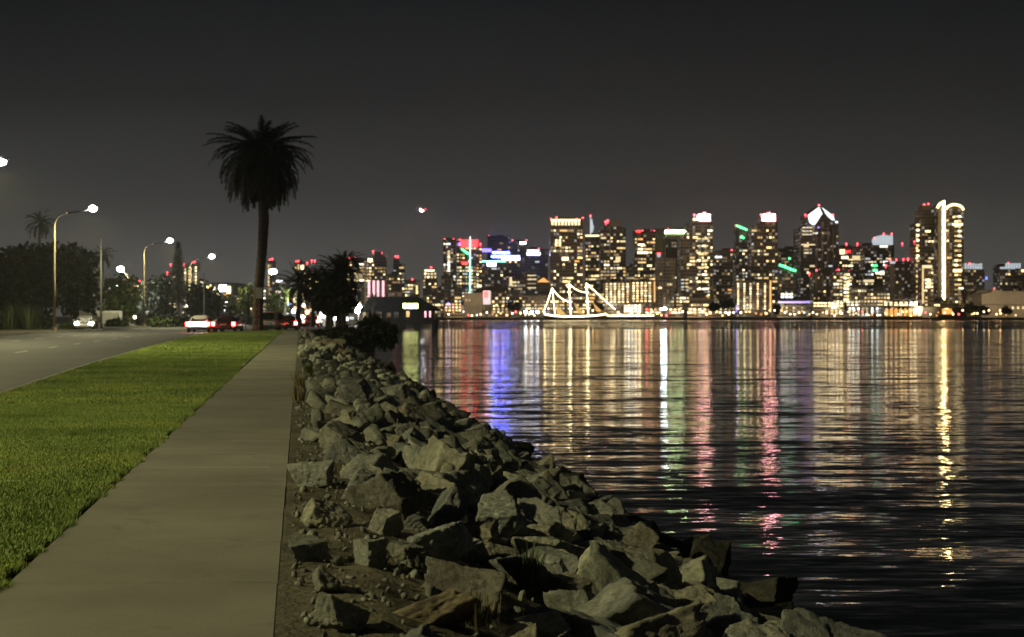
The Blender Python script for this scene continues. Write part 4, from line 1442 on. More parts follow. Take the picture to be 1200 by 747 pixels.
# --- far left, over the trees
t = T('apartment_tower', 219.5, 231, 309, 1500, 'grey', 'slim tower with two strings of lights right of the conifer', .0); t.grid([222, 229.5], 314, 340, 3.6, 1.8, 2.4, ['cream', 'cream_bright', 'amber_bright']); t.red((226, 308), (228, 307))
t = T('apartment_tower', 197, 206, 320, 1500, 'dark', 'low dark tower with two red beacons left of the conifer', .2); t.red((199.5, 310), (206, 309.5), (195.5, 319.5))
t = T('apartment_tower', 213, 218.5, 314, 1520, 'dark', 'narrow dark tower with pale window column just right of the conifer', .1); t.grid([217], 316, 334, 4, 2, 3, ['cream', 'cream_bright']); t.red((215, 309.5))
t = T('city_block', 148, 166, 331, 1500, 'grey', 'low pale block with red beacons left of the second street lamp', .25); t.red((149, 328), (154, 331), (163, 329.5), (162, 331.5)); t.bar(157, 334, 162, 340, 'amber_bright', 'window')
t = T('city_block', 176, 190, 333, 1500, 'dark', 'low dark block with two red beacons right of the second street lamp', .2); t.red((178.5, 333.5), (185, 327))
t = T('apartment_tower', 313, 322, 306, 1500, 'tan', 'slim tan tower with one lit edge and red top right of the palm trunk', .05); t.red((316, 304.5), (318.5, 303.5)); t.grid([314.8], 312, 346, 4.6, 1.6, 3.6, ['orange', 'amber_bright', 'amber', 'cream'])
t = T('apartment_tower', 345, 358, 308, 1480, 'grey', 'grey tower with one bright top window behind the lit palm', .2); t.red((347, 306.5), (349.5, 306)); t.bar(352.5, 311, 356, 316, 'cream_bright', 'window'); t.bar(349, 310, 350.5, 316, 'amber', 'window')
t = T('apartment_tower', 358.5, 374, 317, 1450, 'brown', 'brown tower with orange windows left of the dark palm clump', .5, 'w'); t.red((359.5, 308), (365, 305.5), (368.5, 305.5)); t.grid([362, 366], 333, 336, 3, 2, 2, ['orange']); t.bar(364, 319, 371, 322, 'cream_bright', 'window')
t = T('city_block', 323, 334, 328, 1480, 'grey', 'low block with white lit windows beside the farthest street lamp', .25, 'c'); t.bar(324, 328.5, 331, 331.5, 'cool_bright', 'window')
# --- behind the pavilion
t = T('apartment_tower', 407, 427, 305, 1380, 'grey', 'grey tower with a framed bright window block above the dark palms', .22); t.red((409, 302), (415.5, 302)); t.bar(416, 318, 425, 328, 'cream_dim', 'window'); t.grid([408.5, 411], 307, 330, 4, 1.8, 2.6, ['amber_bright', 'cream_bright', 'amber'])
t = T('apartment_tower', 429, 452, 298, 1400, 'brown', 'brown tower with a stepped top and dense amber windows above the pavilion', .34, poly=[(429, 373), (452, 373), (452, 299), (447, 299), (447, 295.5), (439, 295.5), (439, 301), (429, 301)], wtop=302); t.red((437, 294.5), (443, 296.5), (446.8, 296.5), (447.4, 323)); t.bar(431, 303, 436.5, 307, 'cream_bright', 'window')
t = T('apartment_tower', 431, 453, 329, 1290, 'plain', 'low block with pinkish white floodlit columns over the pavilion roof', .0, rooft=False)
for x in (432.5, 438, 443, 449): t.bar(x - 1.2, 329, x + 1.2, 348, 'pink', 'lit_column')  # floodlight on the columns is put in as their own glow
t = T('apartment_tower', 461, 474, 307, 1480, 'grey', 'grey tower with a higher left half and red top beacons', .22, poly=[(461, 373), (474, 373), (474, 309), (468, 309), (468, 303), (461, 303)], wtop=309); t.red((463.5, 300.5), (466, 300.5))
t = T('city_block', 452, 469, 322, 1330, 'dark', 'dark block with orange windows left of the grey red-topped tower', .3)
t = T('city_block', 471, 491, 329, 1320, 'brown', 'brown mid-rise with glowing amber rows right of the pavilion roof', .36); t.red((483, 327.5)); t.grid([488.5], 336, 344, 2.6, 2, 1.8, ['amber_bright'])
t = T('apartment_tower', 495.5, 512, 316, 1400, 'brown', 'stepped tower with yellowish lit crown under the aeroplane', .18, poly=[(495.5, 373), (512, 373), (512, 323), (509, 323), (509, 315), (498, 315), (498, 323), (495.5, 323)], wtop=325); t.red((505, 313.5)); t.bar(497.5, 316.5, 509, 318.2, 'crown_warm', 'lit_crown'); t.grid([498.5, 502, 506, 510], 321, 325, 4, 2.2, 2.4, ['cream_bright', 'cream'])
t = T('city_block', 513, 521, 338, 1300, 'dark', 'narrow dark block right of the yellow crowned tower', .3)
t = T('city_block', 517, 529, 324, 1290, 'grey', 'plain grey mid-rise at the foot of the pale tower by the neon line', .1)
t = T('apartment_tower', 519.5, 534, 281, 1480, 'pale', 'pale tower with white lit edge left of the red crowned tower', .24, 'c'); t.red((521, 280.5), (531.5, 280.5)); t.grid([526], 295, 320, 3.2, 2.6, 2.2, ['cool_bright', 'cream_bright', 'cream']); t.red((530, 289), (533, 289), r=.6)
t = T('hotel_tower', 535, 558, 283, 1380, 'dark', 'tower with a glowing red crown and a vertical neon line', .38); t.bar(540, 281.5, 560, 289.5, 'red_sign', 'lit_crown', 1.0); t.red((538.8, 281), (563, 286)); t.bar(550.3, 277.5, 551.7, 300, 'crown_white', 'neon_line', 1.8); t.bar(550.2, 300.5, 551.6, 347, 'cyan', 'neon_line', 1.8); t.line([(541, 292), (549.5, 298.5)], 'green', r=1.0); t.bar(541, 307, 548, 309.5, 'red_sign'); t.bar(537, 284.5, 539.5, 288, 'violet')
t = T('apartment_tower', 558, 565, 288, 1400, 'brown', 'narrow tower with amber rows right of the red crowned tower', .4); t.red((556.8, 297.5, )); t.bar(559, 334, 564, 336.5, 'cream_bright', 'window')
t = T('office_tower', 571, 598, 277, 1650, 'violet', 'dark violet high-rise with red beacons on top behind the blue signs', .02); t.red((571.8, 278.5), (573, 276.5), (580.5, 277.5), (594, 277.5), (597, 277.5), (575.5, 291), (594.5, 283.5), code='red_beacon'); t.bar(583, 292, 588, 294, 'orange', 'window')
t = T('office_tower', 576, 609.5, 297, 1400, 'violet', 'violet grey office block with bright blue and white light bars', .10); t.bar(577, 295.5, 597, 297.6, 'sign_blue', 'light_strip'); t.bar(576, 300, 592, 302, 'sign_blue', 'light_strip'); t.bar(588, 300, 609, 305, 'sign_white', 'lit_sign'); t.red((604.5, 311.5), r=.6)
t = T('office_tower', 564.5, 593.5, 306.5, 1320, 'dark', 'dark block with a cyan roof line and white sign', .05, 'c'); t.bar(565, 305.6, 593, 307.4, 'cyan'); t.bar(571, 307.6, 581, 312, 'flood', 'lit_sign'); t.bar(565, 291.5, 576, 295.5, 'violet', 'roof_panel', -2)
t = T('office_tower', 595, 617.5, 283, 1560, 'dark', 'dark tower with one white top sign and a red beacon', .06); t.bar(609.8, 283.8, 616, 286.3, 'flood', 'lit_sign'); t.red((617, 281.8), (600.5, 282), code='red_beacon')
t = T('office_tower', 617, 642, 292.5, 1480, 'violet', 'broad dark block with two white light bars near its roof', .02, 'c'); t.bar(617.5, 293, 632, 294.6, 'cool_bright'); t.bar(617.5, 296.3, 633, 299.3, 'sign_white', 'lit_sign'); t.red((631.5, 291.5))
t = T('office_tower', 615.5, 630, 321, 1340, 'dark', 'short block with horizontal cream light rows', .0)
for y in (322.5, 327, 332, 337): t.bar(618, y, 628, y + 1.2, 'cream' if y != 332 else 'cream_dim', 'window')
t = T('city_block', 592, 616, 326, 1330, 'brown', 'tan brown block with two tall lit windows under the blue signs', .12); t.bar(597, 325, 600, 335, 'cream', 'window')
t = T('city_block', 630, 645, 331, 1330, 'dark', 'dark block topped by an orange glowing pagoda-like roof', .12); t.poly([(629.5, 331), (644, 331), (640, 328), (637, 325.5), (633, 328)], 'orange', 'lit_roof')
t = T('apartment_tower', 565, 575.5, 341, 1230, 'brown', 'small rounded block glowing pinkish red near the quay', .0); t.bar(566, 341, 575, 357, 'neon_soft', 'lit_front'); t.bar(567, 342, 572, 349, 'red_sign', 'lit_sign', .9)
t = T('city_block', 543.5, 565, 343.5, 1225, 'plain', 'low plain tan block left of the pink glowing building', .0, rooft=False); t.grid([546.5, 550], 352, 353, 4, 1.5, 2.5, ['amber_dim'])
# --- the tall cluster
t = T('apartment_tower', 645, 683, 257, 1300, 'brown', 'broad brown high-rise with a yellow lit crown of bars behind the tall ship', .27, 'w', wtop=266, cap=85); t.bar(645.5, 257.2, 680, 259, 'crown_warm', 'lit_crown')
for k in range(9): t.bar(646.3 + k * 3.9, 259.2, 648.4 + k * 3.9, 264, 'cream_bright' if k % 2 else 'amber_bright', 'lit_crown_bar')
t.red((645.5, 256.5), (652.3, 255), (676, 256.5), (683, 255.5), (681, 267)); t.grid([652, 656], 282, 290, 2.8, 2.6, 2, ['cream_bright', 'amber_bright']); t.bar(658.5, 301.5, 666, 305.5, 'cream_bright', 'window')
t = T('apartment_tower', 686, 702, 277, 1340, 'dark', 'slim dark tower carrying a lit white flag-shaped spire', .34, wtop=284); t.bar(686, 275.6, 701.5, 277.4, 'cream_bright', 'lit_parapet'); t.line([(692, 276), (692, 254)], 'cool', 'mast', .5); t.poly([(692.3, 258), (694, 257), (694.6, 262), (696, 266), (695, 271.5), (692.3, 274)], 'roof_glow', 'lit_spire'); t.red((692, 252.8))
t = T('apartment_tower', 703.5, 733.5, 260, 1310, 'dark', 'twin-slab high-rise with a plain tan top on its right half', .33, 'w', poly=[(703.5, 373), (733.5, 373), (733.5, 267), (728.5, 267), (728.5, 258.5), (714, 258.5), (714, 263), (703.5, 268)], wtop=270, cap=75); t.slab(714.3, 257.8, 728.3, 265.5, 'plain', 'roof_block', .6); t.slab(714, 266, 715.6, 330, 'plain', 'pier', .9, .3); t.red((710, 260), (712.5, 258.5), r=1.0); t.bar(721.5, 301, 727, 307, 'cream', 'window')
t = T('apartment_tower', 733.6, 744, 313, 1300, 'grey', 'grey shoulder block left of the red-lined tower', .3)
t = T('apartment_tower', 743.5, 768, 271.5, 1330, 'brown', 'brown tower with a row of red lights along its roof', .3, 'w', wtop=276); t.red((745, 272), (749, 271), (753, 270.5), (763.5, 271.5), (767, 271)); t.bar(745, 270.6, 751, 272, 'red_sign'); t.bar(747, 295, 759, 297.5, 'cream_bright', 'window'); t.bar(747.5, 286, 755, 288, 'cream_bright', 'window')
t = T('office_tower', 768.3, 782, 267.5, 1420, 'plain', 'plain windowless tan shaft between two lit towers', .0, rooft=False); t.slab(770, 297.5, 774, 301.5, 'roof_glow', 'lit_panel', .8, .4); t.bar(770, 296.5, 774, 297.4, 'red_sign')  # floodlight on the shaft is put into its lighter concrete
t = T('office_tower', 780, 806, 269, 1400, 'dark', 'dark tower with one long white light bar across its top', .03); t.bar(779, 270.3, 805, 273.6, 'bar_green', 'light_bar', 1.0); t.red((783, 268), r=.6)
t = T('apartment_tower', 769.5, 791.5, 303, 1280, 'pale', 'pale ribbed mid-rise with cream windows below the long light bar', .12, rooft=False)
for x in (771, 776, 781, 786, 790): t.slab(x - .6, 303, x + .6, 366, 'plain', 'fin', .9, .3)
t = T('hotel_tower', 708.5, 739, 330.5, 1235, 'busy', 'squat hotel block of close amber window columns right of the tall ship', .0)
t.grid([711, 716, 720.5, 725.5, 730, 735.5], 333, 355, 3.0, 2.4, 1.7, ['amber_bright', 'amber', 'cream_bright', 'amber_bright', 'cream'])
t = T('hotel_tower', 740.5, 768, 329, 1240, 'busy', 'second squat hotel block with amber columns and an orange right edge', .0)
t.grid([742.5, 747, 752, 756.5, 761.5], 332, 354, 3.0, 2.4, 1.7, ['amber_bright', 'amber', 'cream_bright', 'amber_bright', 'cream']); t.bar(766.3, 330, 767.7, 354, 'orange')
t = T('apartment_tower', 804.5, 835.5, 259, 1300, 'grey', 'tall grey tower with a glaring white roof box left of the dim grey tower', .22, 'y', wtop=264, cap=70, poly=[(797, 373), (835.5, 373), (835.5, 258.5), (811, 258.5), (811, 262), (805, 262), (805, 277), (797, 277)])
t.slab(819, 251.3, 832.3, 259, 'crown_pink', 'roof_box', .6, 12); t.slab(815, 366, 818, 260, 'dark', 'recess', .3, .2) if False else None
t.red((814, 251.8), (825, 249.5), (827, 249.8), r=1.0); t.bar(812, 256, 819, 258.4, 'cream_bright', 'lit_parapet')
t.grid([819, 824.5, 828], 280, 350, 8.4, 4.0, 1.9, ['cream_bright', 'amber_bright', 'cream', 'amber']); t.grid([800, 805], 328, 350, 4.2, 3.6, 1.7, ['cream_bright', 'cool', 'amber'])
t = T('office_tower', 836, 862, 294.5, 1380, 'pale', 'dim grey office tower with a fine grid of dark windows', .08, 'd', pitch=2.6); t.red((857.8, 293.3)); t.bar(838, 300.5, 841.5, 302.5, 'cool_bright', 'window'); t.bar(842.5, 300.5, 845.5, 302.5, 'cool_bright', 'window'); t.bar(832.5, 303, 835, 306, 'amber_bright', 'window')
t = T('office_tower', 862.5, 880, 266, 1360, 'dark', 'dark tower with a slanted green light along its sloping roof', .22, 'c', poly=[(862.5, 373), (880, 373), (880, 272), (862.5, 265)], wtop=274); t.line([(863, 264.6), (880, 271.6)], 'green', 'light_strip', .8); t.red((862.5, 264), code='orange'); t.line([(868, 277), (872, 279.5)], 'green', r=.9)
t = T('apartment_tower', 880.3, 911.5, 259.5, 1300, 'brown', 'tall brown tower with a glaring white roof box left of the dark green-lit block', .24, 'w', wtop=264, cap=70, poly=[(880.3, 373), (911.5, 373), (911.5, 261), (909, 259), (892, 259), (892, 262), (880.3, 266)])
t.slab(895.5, 251, 908.5, 259.2, 'crown_pink', 'roof_box', .6, 12); t.red((892.3, 251.3), (902.5, 249.5), (900, 250)); t.slab(893, 262, 895, 329, 'brown', 'pier', .9, .3)
t = T('hotel_tower', 862.5, 904.5, 329.5, 1235, 'dark', 'squat hotel with vertical strings of amber lights and an orange right edge', .0, depth=24)
t.grid([865, 872.3, 879.5, 888, 896.5], 333, 364, 2.9, 1.9, 1.7, ['amber_bright', 'amber_bright', 'cream_bright', 'amber']); t.bar(902, 329, 903.6, 365, 'orange'); t.bar(862.5, 358, 863.6, 366, 'violet')
t = T('office_tower', 912, 938, 292, 1480, 'dark', 'black block with one red beacon and a green window behind the brown tower', .05, 'd'); t.red((929.7, 292.2)); t.bar(924, 302.2, 926, 304.2, 'green', 'window')
t = T('office_tower', 913, 933, 311, 1320, 'grey', 'grey block with a slanted green light line over its roof', .10, poly=[(913, 373), (933, 373), (933, 319), (913, 311)], wtop=321); t.line([(913, 310.5), (932.5, 317.8)], 'green', 'light_strip', 1.0); t.grid([917, 922, 927], 345, 351, 3.2, 3.6, 2.2, ['cool_bright', 'cream_bright'])
t = T('office_tower', 938, 983, 266, 1340, 'dark', 'tall dark tower with a glowing white diamond-shaped gable crown', .07, 'c', poly=[(938, 373), (983, 373), (983, 262), (977, 253.5), (960.5, 241.5), (946, 252), (946, 266), (938, 266)], wtop=268, depth=34)
t.poly([(946.5, 252.5), (959.5, 242.8), (963.5, 250.5), (955, 263.5), (952, 263.8), (948.5, 261)], 'crown_white', 'lit_gable'); t.poly([(963.3, 243.4), (976.6, 253.4), (978, 258.5), (975, 258.3), (968.5, 252)], 'crown_white', 'lit_gable'); t.bar(979, 259.5, 981.5, 261.5, 'cool_bright', 'window')
t.red((944.3, 251.8), (960.3, 240.3), (976.8, 251.8), (965.3, 250.6)); t.grid([942, 946, 950], 267, 276, 4, 3.4, 1.5, ['cool', 'cool_bright', 'cream']); t.bar(939, 286.3, 955, 287.8, 'cream', 'window')
for x in (957, 963.5, 970, 976.5): t.slab(x - .5, 268, x + .5, 360, 'grey', 'fin', .7, .2)
t.bar(958, 266, 960, 267.6, 'violet')
t = T('office_tower', 983.5, 1013, 290, 1420, 'brown', 'brown tower with greenish yellow top windows and red beacons', .2, 'y'); t.red((992.3, 285.7), (1005.3, 285.7), (1005.3, 290.7), (1014.5, 286.5)); t.bar(984, 292.5, 990, 296, 'amber_bright', 'window'); t.bar(990, 294, 996, 296, 'red_sign'); t.bar(999, 300, 1010, 305, 'cream', 'window'); t.bar(986, 300.5, 994, 303.5, 'cream_bright', 'window')
t = T('apartment_tower', 976.5, 998.5, 318, 1270, 'brown', 'mid-rise with a dense column of cream windows below the gable tower', .34, 'y'); t.red((980.5, 318), (983.5, 316.5), (995.3, 318)); t.grid([990.5, 994], 322, 352, 4.2, 3.2, 2.2, ['cream_bright', 'cream', 'amber_bright'])
t = T('apartment_tower', 953, 976, 319, 1290, 'brown', 'dark brown mid-rise with copper coloured piers at the gable tower foot', .12); t.red((949, 320.5), (957.3, 316.7)); t.slab(955, 318.5, 958.5, 352, 'tan', 'pier', .8, .3); t.slab(963, 322, 965, 350, 'tan', 'pier', .8, .3)
t = T('office_tower', 1013.5, 1048, 288, 1400, 'dark', 'dark office tower with a bluish white arched glass crown', .2, 'c', wtop=292, cap=70)
t.poly([(1024.5, 287.4), (1024.5, 280), (1029, 276.5), (1035, 275.3), (1046.7, 276.5), (1046.7, 287.4)], 'roof_glow', 'lit_crown', -1, 8); t.red((1025, 279), (1036.3, 274), (1045.5, 274), (1058, 285.5)); t.bar(1031, 288, 1040, 290, 'cream_bright', 'window')
t.bar(1022, 310.5, 1028, 312.3, 'green', 'window'); t.bar(1023, 316, 1028, 318, 'green', 'window'); t.bar(1012, 328, 1024, 331, 'cream', 'window'); t.bar(1026, 319, 1036, 321.5, 'cream_bright', 'window')
t = T('office_tower', 1042.5, 1067, 307, 1330, 'dark', 'plain dark tower with a pale stripe down its left edge', .03, 'd'); t.slab(1042.7, 309.5, 1048, 350, 'grey', 'pier', .5, .2); t.bar(1043, 306.4, 1049, 309.3, 'roof_glow', 'lit_panel'); t.red((1044, 305), (1051, 304.5), (1059.3, 304), (1064.7, 303.7), (1038.5, 311)); t.bar(1067.6, 304.5, 1069.2, 352, 'cream', 'neon_line', .6)
t = T('apartment_tower', 1072.5, 1098.5, 246, 1310, 'brown', 'tallest brown tower with two red beacons left of the vertical white light', .16, 'w', poly=[(1072.5, 373), (1098.5, 373), (1098.5, 246), (1078.5, 246), (1078.5, 262), (1072.5, 262)], wtop=264); t.red((1083.7, 239.7), (1088.7, 239), (1072.5, 283.3), (1073.5, 302.7), (1093.3, 308.5), (1085, 302)); t.slab(1080, 240.5, 1092, 246, 'brown', 'roof_block', -1, 12); t.grid([1075.5], 264, 358, 6, 3.4, 2.4, ['amber', 'cream_bright', 'amber_bright', 'cream', '']) if False else t.grid([1075.5], 264, 358, 6, 3.4, 2.4, ['amber', 'cream_bright', 'amber_bright', 'cream'])
t = T('apartment_tower', 1080.5, 1094, 310.5, 1240, 'brown', 'short tower with a lit top floor at the foot of the tallest brown tower', .25); t.bar(1082, 311, 1092, 314.5, 'cream', 'window'); t.bar(1080.6, 311, 1082.2, 356, 'amber', 'light_strip'); t.bar(1086, 329, 1091, 336, 'cream', 'window')
t = T('apartment_tower', 1098.7, 1129.5, 243, 1300, 'brown', 'rounded tower with a full-height white light line and a lit curved roof edge', .1, 'w', poly=[(1098.7, 373), (1129.5, 373), (1129.5, 247), (1126, 242), (1118.5, 240), (1111, 242), (1107.5, 246), (1107.5, 238), (1104, 238), (1098.7, 243)], wtop=250)
t.bar(1104.7, 235.5, 1106.7, 358, 'line_white', 'neon_line', 1.2); t.line([(1098.2, 244), (1099.5, 241), (1102, 238.6), (1106, 236.5)], 'crown_warm', 'lit_roof_edge', 1.2); t.line([(1108.5, 245.5), (1110.5, 242.5), (1114, 240.6), (1119, 240), (1124, 241), (1127.5, 243.8), (1128.8, 246.5)], 'crown_warm', 'lit_roof_edge', 1.1)
t.slab(1099, 245, 1104.5, 358, 'plain', 'pier', .5, .2); t.red((1120, 239.7)); t.grid([1120.5, 1124.5], 254, 350, 5.7, 3.8, 2.0, ['cream_bright', 'amber_bright', 'amber', 'cream_dim', 'amber_dim']); t.bar(1116, 262, 1128, 264.3, 'cream_bright', 'window'); t.bar(1117, 316, 1127, 319, 'crown_warm', 'window'); t.bar(1111, 262, 1113, 264, 'cool', 'window')
t = T('apartment_tower', 1127.5, 1154, 310, 1390, 'grey', 'grey tower with a bluish lit balustrade crown right of the rounded tower', .14, 'd', poly=[(1127.5, 373), (1154, 373), (1154, 320), (1151, 310), (1127.5, 310)], wtop=314)
for k in range(8): t.bar(1127.5 + k * 3, 309.5 + (k % 3 == 1) * -.8, 1129.6 + k * 3, 315.5, 'roof_glow', 'lit_crown_bar')
t.red((1136.8, 309), (1138, 309.3)); t.bar(1155, 324.5, 1157, 328, 'blue', 'window')
t = T('apartment_tower', 1171.5, 1197, 310, 1390, 'grey', 'grey tower with a bluish lit balustrade crown at the right edge', .14, 'w', poly=[(1171.5, 373), (1197, 373), (1197, 309), (1177, 309), (1171.5, 313)], wtop=315)
for k in range(8): t.bar(1172 + k * 3.1, (313 if k < 2 else 308.7), 1174.2 + k * 3.1, 315.5, 'roof_glow', 'lit_crown_bar')
t.red((1182.5, 308.5))
t = T('apartment_tower', 1197.5, 1222, 315, 1370, 'brown', 'tower cut off by the right edge of the photo with an amber top window', .2); t.bar(1197, 316, 1200, 319, 'amber_bright', 'window'); t.red((1198.5, 331))
t = T('warehouse', 1150.5, 1222, 343, 1225, 'plain', 'long low tan warehouse at the right end of the quay', .0, cat='building', depth=40, rooft=False, poly=[(1150.5, 373), (1222, 373), (1222, 341.5), (1172, 341.5), (1169.5, 339.5), (1164, 339.5), (1161, 343), (1150.5, 345)])
t.red((1166, 338.5), r=.6); t.slab(1150, 357, 1222, 358, 'quay', 'eaves', 1.5, .5); t.grid([1187, 1193, 1199], 361, 362, 3, 2, 3, ['amber', 'cream'])
# --- low fill between the towers, each at the foot of something one can name
FILL = [
    (528, 541, 338, 'dark block at the foot of the red crowned hotel tower'), (576, 592, 341, 'low dark block under the cyan roof line'),
    (593, 612, 344, 'low brown block under the two tall lit windows'), (612, 640, 347, 'wide low pale hall behind the white floodlights'),
    (641, 662, 346, 'low lit block behind the stern mast of the tall ship'), (664, 690, 343, 'low lit block behind the middle mast of the tall ship'),
    (690, 709, 340, 'low lit block behind the bow mast of the tall ship'), (792, 808, 343, 'low block left of the foot of the white roof box tower'),
    (836, 862, 352, 'low dark tree-shaded block before the dim grey office tower'), (905, 915, 347, 'narrow low block right of the hotel with light strings'),
    (935, 953, 350, 'low block beside the violet light line'), (998, 1016, 336, 'low block with lit rows right of the dense cream windows'),
    (1016, 1043, 341, 'low block under the green windows of the arched crown tower'), (1047, 1072, 351, 'low lit block behind the orange pier lights'),
    (1094, 1110, 352, 'low dark block at the foot of the vertical white light'), (1128, 1151, 346, 'low dark block at the left end of the tan warehouse'),
    (496, 514, 345, 'low block at the foot of the yellow crowned stepped tower'), (471, 494, 350, 'low block just right of the pavilion roof'),
    (806, 834, 350, 'low wide block at the foot of the white roof box tower'), (745, 770, 354, 'low white-lit block under the orange-edged hotel'),
    (384, 406, 345, 'low block glimpsed over the dark palm clump'), (340, 360, 340, 'low block behind the crown of the lit palm'), (300, 312, 336, 'low block just left of the slim tan tower'), (455, 470, 343, 'low block above the middle of the pavilion roof'), (506, 520, 351, 'low quay block left of the coloured quay restaurant'), (276, 296, 342, 'low block left of the tall palm trunk'), (860, 872, 350, 'low block at the left corner of the hotel with light strings'), (770, 792, 356, 'low block before the pale ribbed mid-rise'),
]
for i, (x0, x1, top, lab) in enumerate(FILL):
    T('city_block', x0, x1, top, 1252 + (i * 37) % 40, ['brown', 'grey', 'dark', 'tan', 'busy'][i % 5], lab, .42, 'w', cat='building', cap=32)
# --- waterfront halls
t = T('ferry_terminal', 731, 754, 358, 1200, 'plain', 'white glowing glass terminal right of the tall ship bow', .0, cat='building', rooft=False)
t.grid([733, 737, 741, 745, 749.5], 358.5, 365, 3.1, 3.0, 2.2, ['cool_bright', 'cool', 'cream_bright'])
t = T('cruise_hall', 1036, 1081, 359.5, 1180, 'dark', 'dark pier hall with a row of glowing orange arches', .0, cat='building', rooft=False)
for k in range(8): t.poly([(1037 + k * 5.5, 370.6), (1037 + k * 5.5, 363), (1039 + k * 5.5, 361), (1041 + k * 5.5, 363), (1041 + k * 5.5, 370.6)], 'orange' if k % 3 else 'amber', 'lit_arch', .3, .6)
t.grid([1038, 1044, 1050, 1056, 1062, 1068, 1073], 355, 357.5, 2.4, 3, 1.6, ['cream_bright', 'amber_bright', 'crown_warm'])
t = T('cruise_hall', 1081.5, 1129, 360.2, 1185, 'land', 'long dark pier shed with one orange doorway', .0, cat='building', rooft=False, depth=20); t.bar(1104, 362, 1115, 368.5, 'orange', 'lit_doorway'); t.bar(1107, 361.4, 1111, 363, 'amber_bright', 'window')
t = T('restaurant', 953.5, 989, 356, 1195, 'brown', 'waterfront restaurant with strings of cream lights under its eaves', .0, cat='building', rooft=False); t.grid([955, 959, 963, 967, 972, 976, 981, 986], 355.4, 359, 3.2, 3, 1.6, ['cream_bright', 'amber_bright', 'crown_warm']); t.grid([969, 975, 980, 985], 364.5, 369, 3.2, 2.4, 2.2, ['orange', 'orange', 'amber'])
t = T('restaurant', 993, 1034, 358, 1198, 'dark', 'low waterfront hall with cool white windows right of the cream-lit restaurant', .0, cat='building', rooft=False); t.grid([996, 1000, 1006, 1011, 1016, 1022, 1028], 362, 369, 3.4, 2.2, 2.6, ['cool', 'cool_bright', 'cream_dim', 'cream']); t.grid([994, 999, 1004], 354.5, 358, 3, 3, 1.6, ['cream_bright', 'cream'])
t = T('marina_shed', 911, 952, 354.5, 1205, 'grey', 'low grey shed with a long violet blue light line along its roof', .0, cat='building', rooft=False); t.bar(912, 353.4, 949, 355.3, 'violet'); t.grid([916, 922, 930, 940], 361, 366, 4, 2.4, 2, ['cream', 'amber', 'cream_dim'])
t = T('restaurant', 521, 543, 358, 1200, 'brown', 'low quay restaurant with coloured lights left of the plain tan block', .0, cat='building', rooft=False); t.grid([523, 527, 531, 535, 539], 357, 366, 3.5, 2, 1.8, ['amber_bright', 'orange', 'amber', 'pink', 'cream']); t.bar(524, 355, 527, 358, 'violet')
t = T('restaurant', 577, 607, 360, 1200, 'brown', 'low quay hall with scattered warm windows right of the pink building', .0, cat='building', rooft=False); t.grid([579, 584, 589, 594, 599, 604], 359, 368, 3.4, 2, 1.7, ['amber', 'amber_bright', 'cream', 'amber_dim', 'green'])
t = T('restaurant', 756, 800, 361.5, 1195, 'brown', 'long low quay building with red and amber lights below the orange-edged hotel', .0, cat='building', rooft=False); t.grid([758, 763, 768, 773, 786, 791, 796], 363, 368, 3.4, 2.6, 1.7, ['amber_bright', 'orange', 'amber', 'red_sign', 'cream_bright'])
t = T('restaurant', 806, 858, 361.5, 1195, 'brown', 'long low quay building with cream lights below the tall white roof box', .0, cat='building', rooft=False); t.grid([809, 814, 820, 826, 832, 838, 844, 850, 855], 363, 368, 3.4, 2.8, 1.7, ['amber_bright', 'cream_bright', 'amber', 'orange', 'cream'])

# --- quay lights: masts, promenade lamps
def mast_light(px, py, Y, code, r, label, cat='flood light', name='floodlight_mast', group=None):
    q = at(px, py, Y)
    t = thing(name, label, cat, (q.x, Y, -.1), group=group)
    MB().tube([(0, 0, 0), (0, 0, q.z)], [.16, .1], 6).build('mast', M['galv'], t)
    MB().sphere((0, 0, q.z + .1), r, 8, 6, .8).build('lamp', LIT[code], t)
    return t


mast_light(616, 366, 1165, 'flood', 1.5, 'left one of the three white quay floodlights left of the tall ship')
mast_light(623, 366.3, 1165, 'flood', 1.4, 'middle one of the three white quay floodlights left of the tall ship')
mast_light(630, 366, 1165, 'flood', 1.4, 'right one of the three white quay floodlights left of the tall ship')
mast_light(779, 362, 1165, 'flood', 1.7, 'single glaring white floodlight on the quay below the long light bar')
mast_light(775.5, 362.5, 1166, 'flood', 1.2, 'smaller white floodlight just left of the glaring quay floodlight')
protos = {}
for i in range(118):
    px = 519 + i * 5.72 + rng.uniform(-2, 2)
    if 634 < px < 712 and rng.random() < .5:
        continue
    py = rng.choice([364, 365.5, 366.5, 367.5, 368.5, 369.5, 370])
    code = rng.choices(['shore_warm', 'shore_white', 'amber_bright', 'red_beacon', 'cool_bright', 'orange'], [5, 4, 4, .8, 1, 1.2])[0]
    big = 720 < px < 905
    q = at(px, py, 1162)
    kx = (code, py, big)
    if kx not in protos:
        t = thing('promenade_lamp', 'small promenade lamp in the long row of lights along the far quay', 'lamp', (q.x, 1162, -.1), group='promenade lamps along the far quay')
        MB().tube([(0, 0, 0), (0, 0, q.z)], [.12, .08], 5).build('post', M['galv'], t)
        MB().sphere((0, 0, q.z + .1), .9 if big else .72, 8, 6).build('globe', LIT[code], t)
        protos[kx] = t
    else:
        src = protos[kx]
        o = src.copy(); COL.objects.link(o); o.location = (q.x, 1162 + rng.uniform(-3, 6), -.1)
        for ch in list(src.children):
            c2 = ch.copy(); COL.objects.link(c2); c2.parent = o
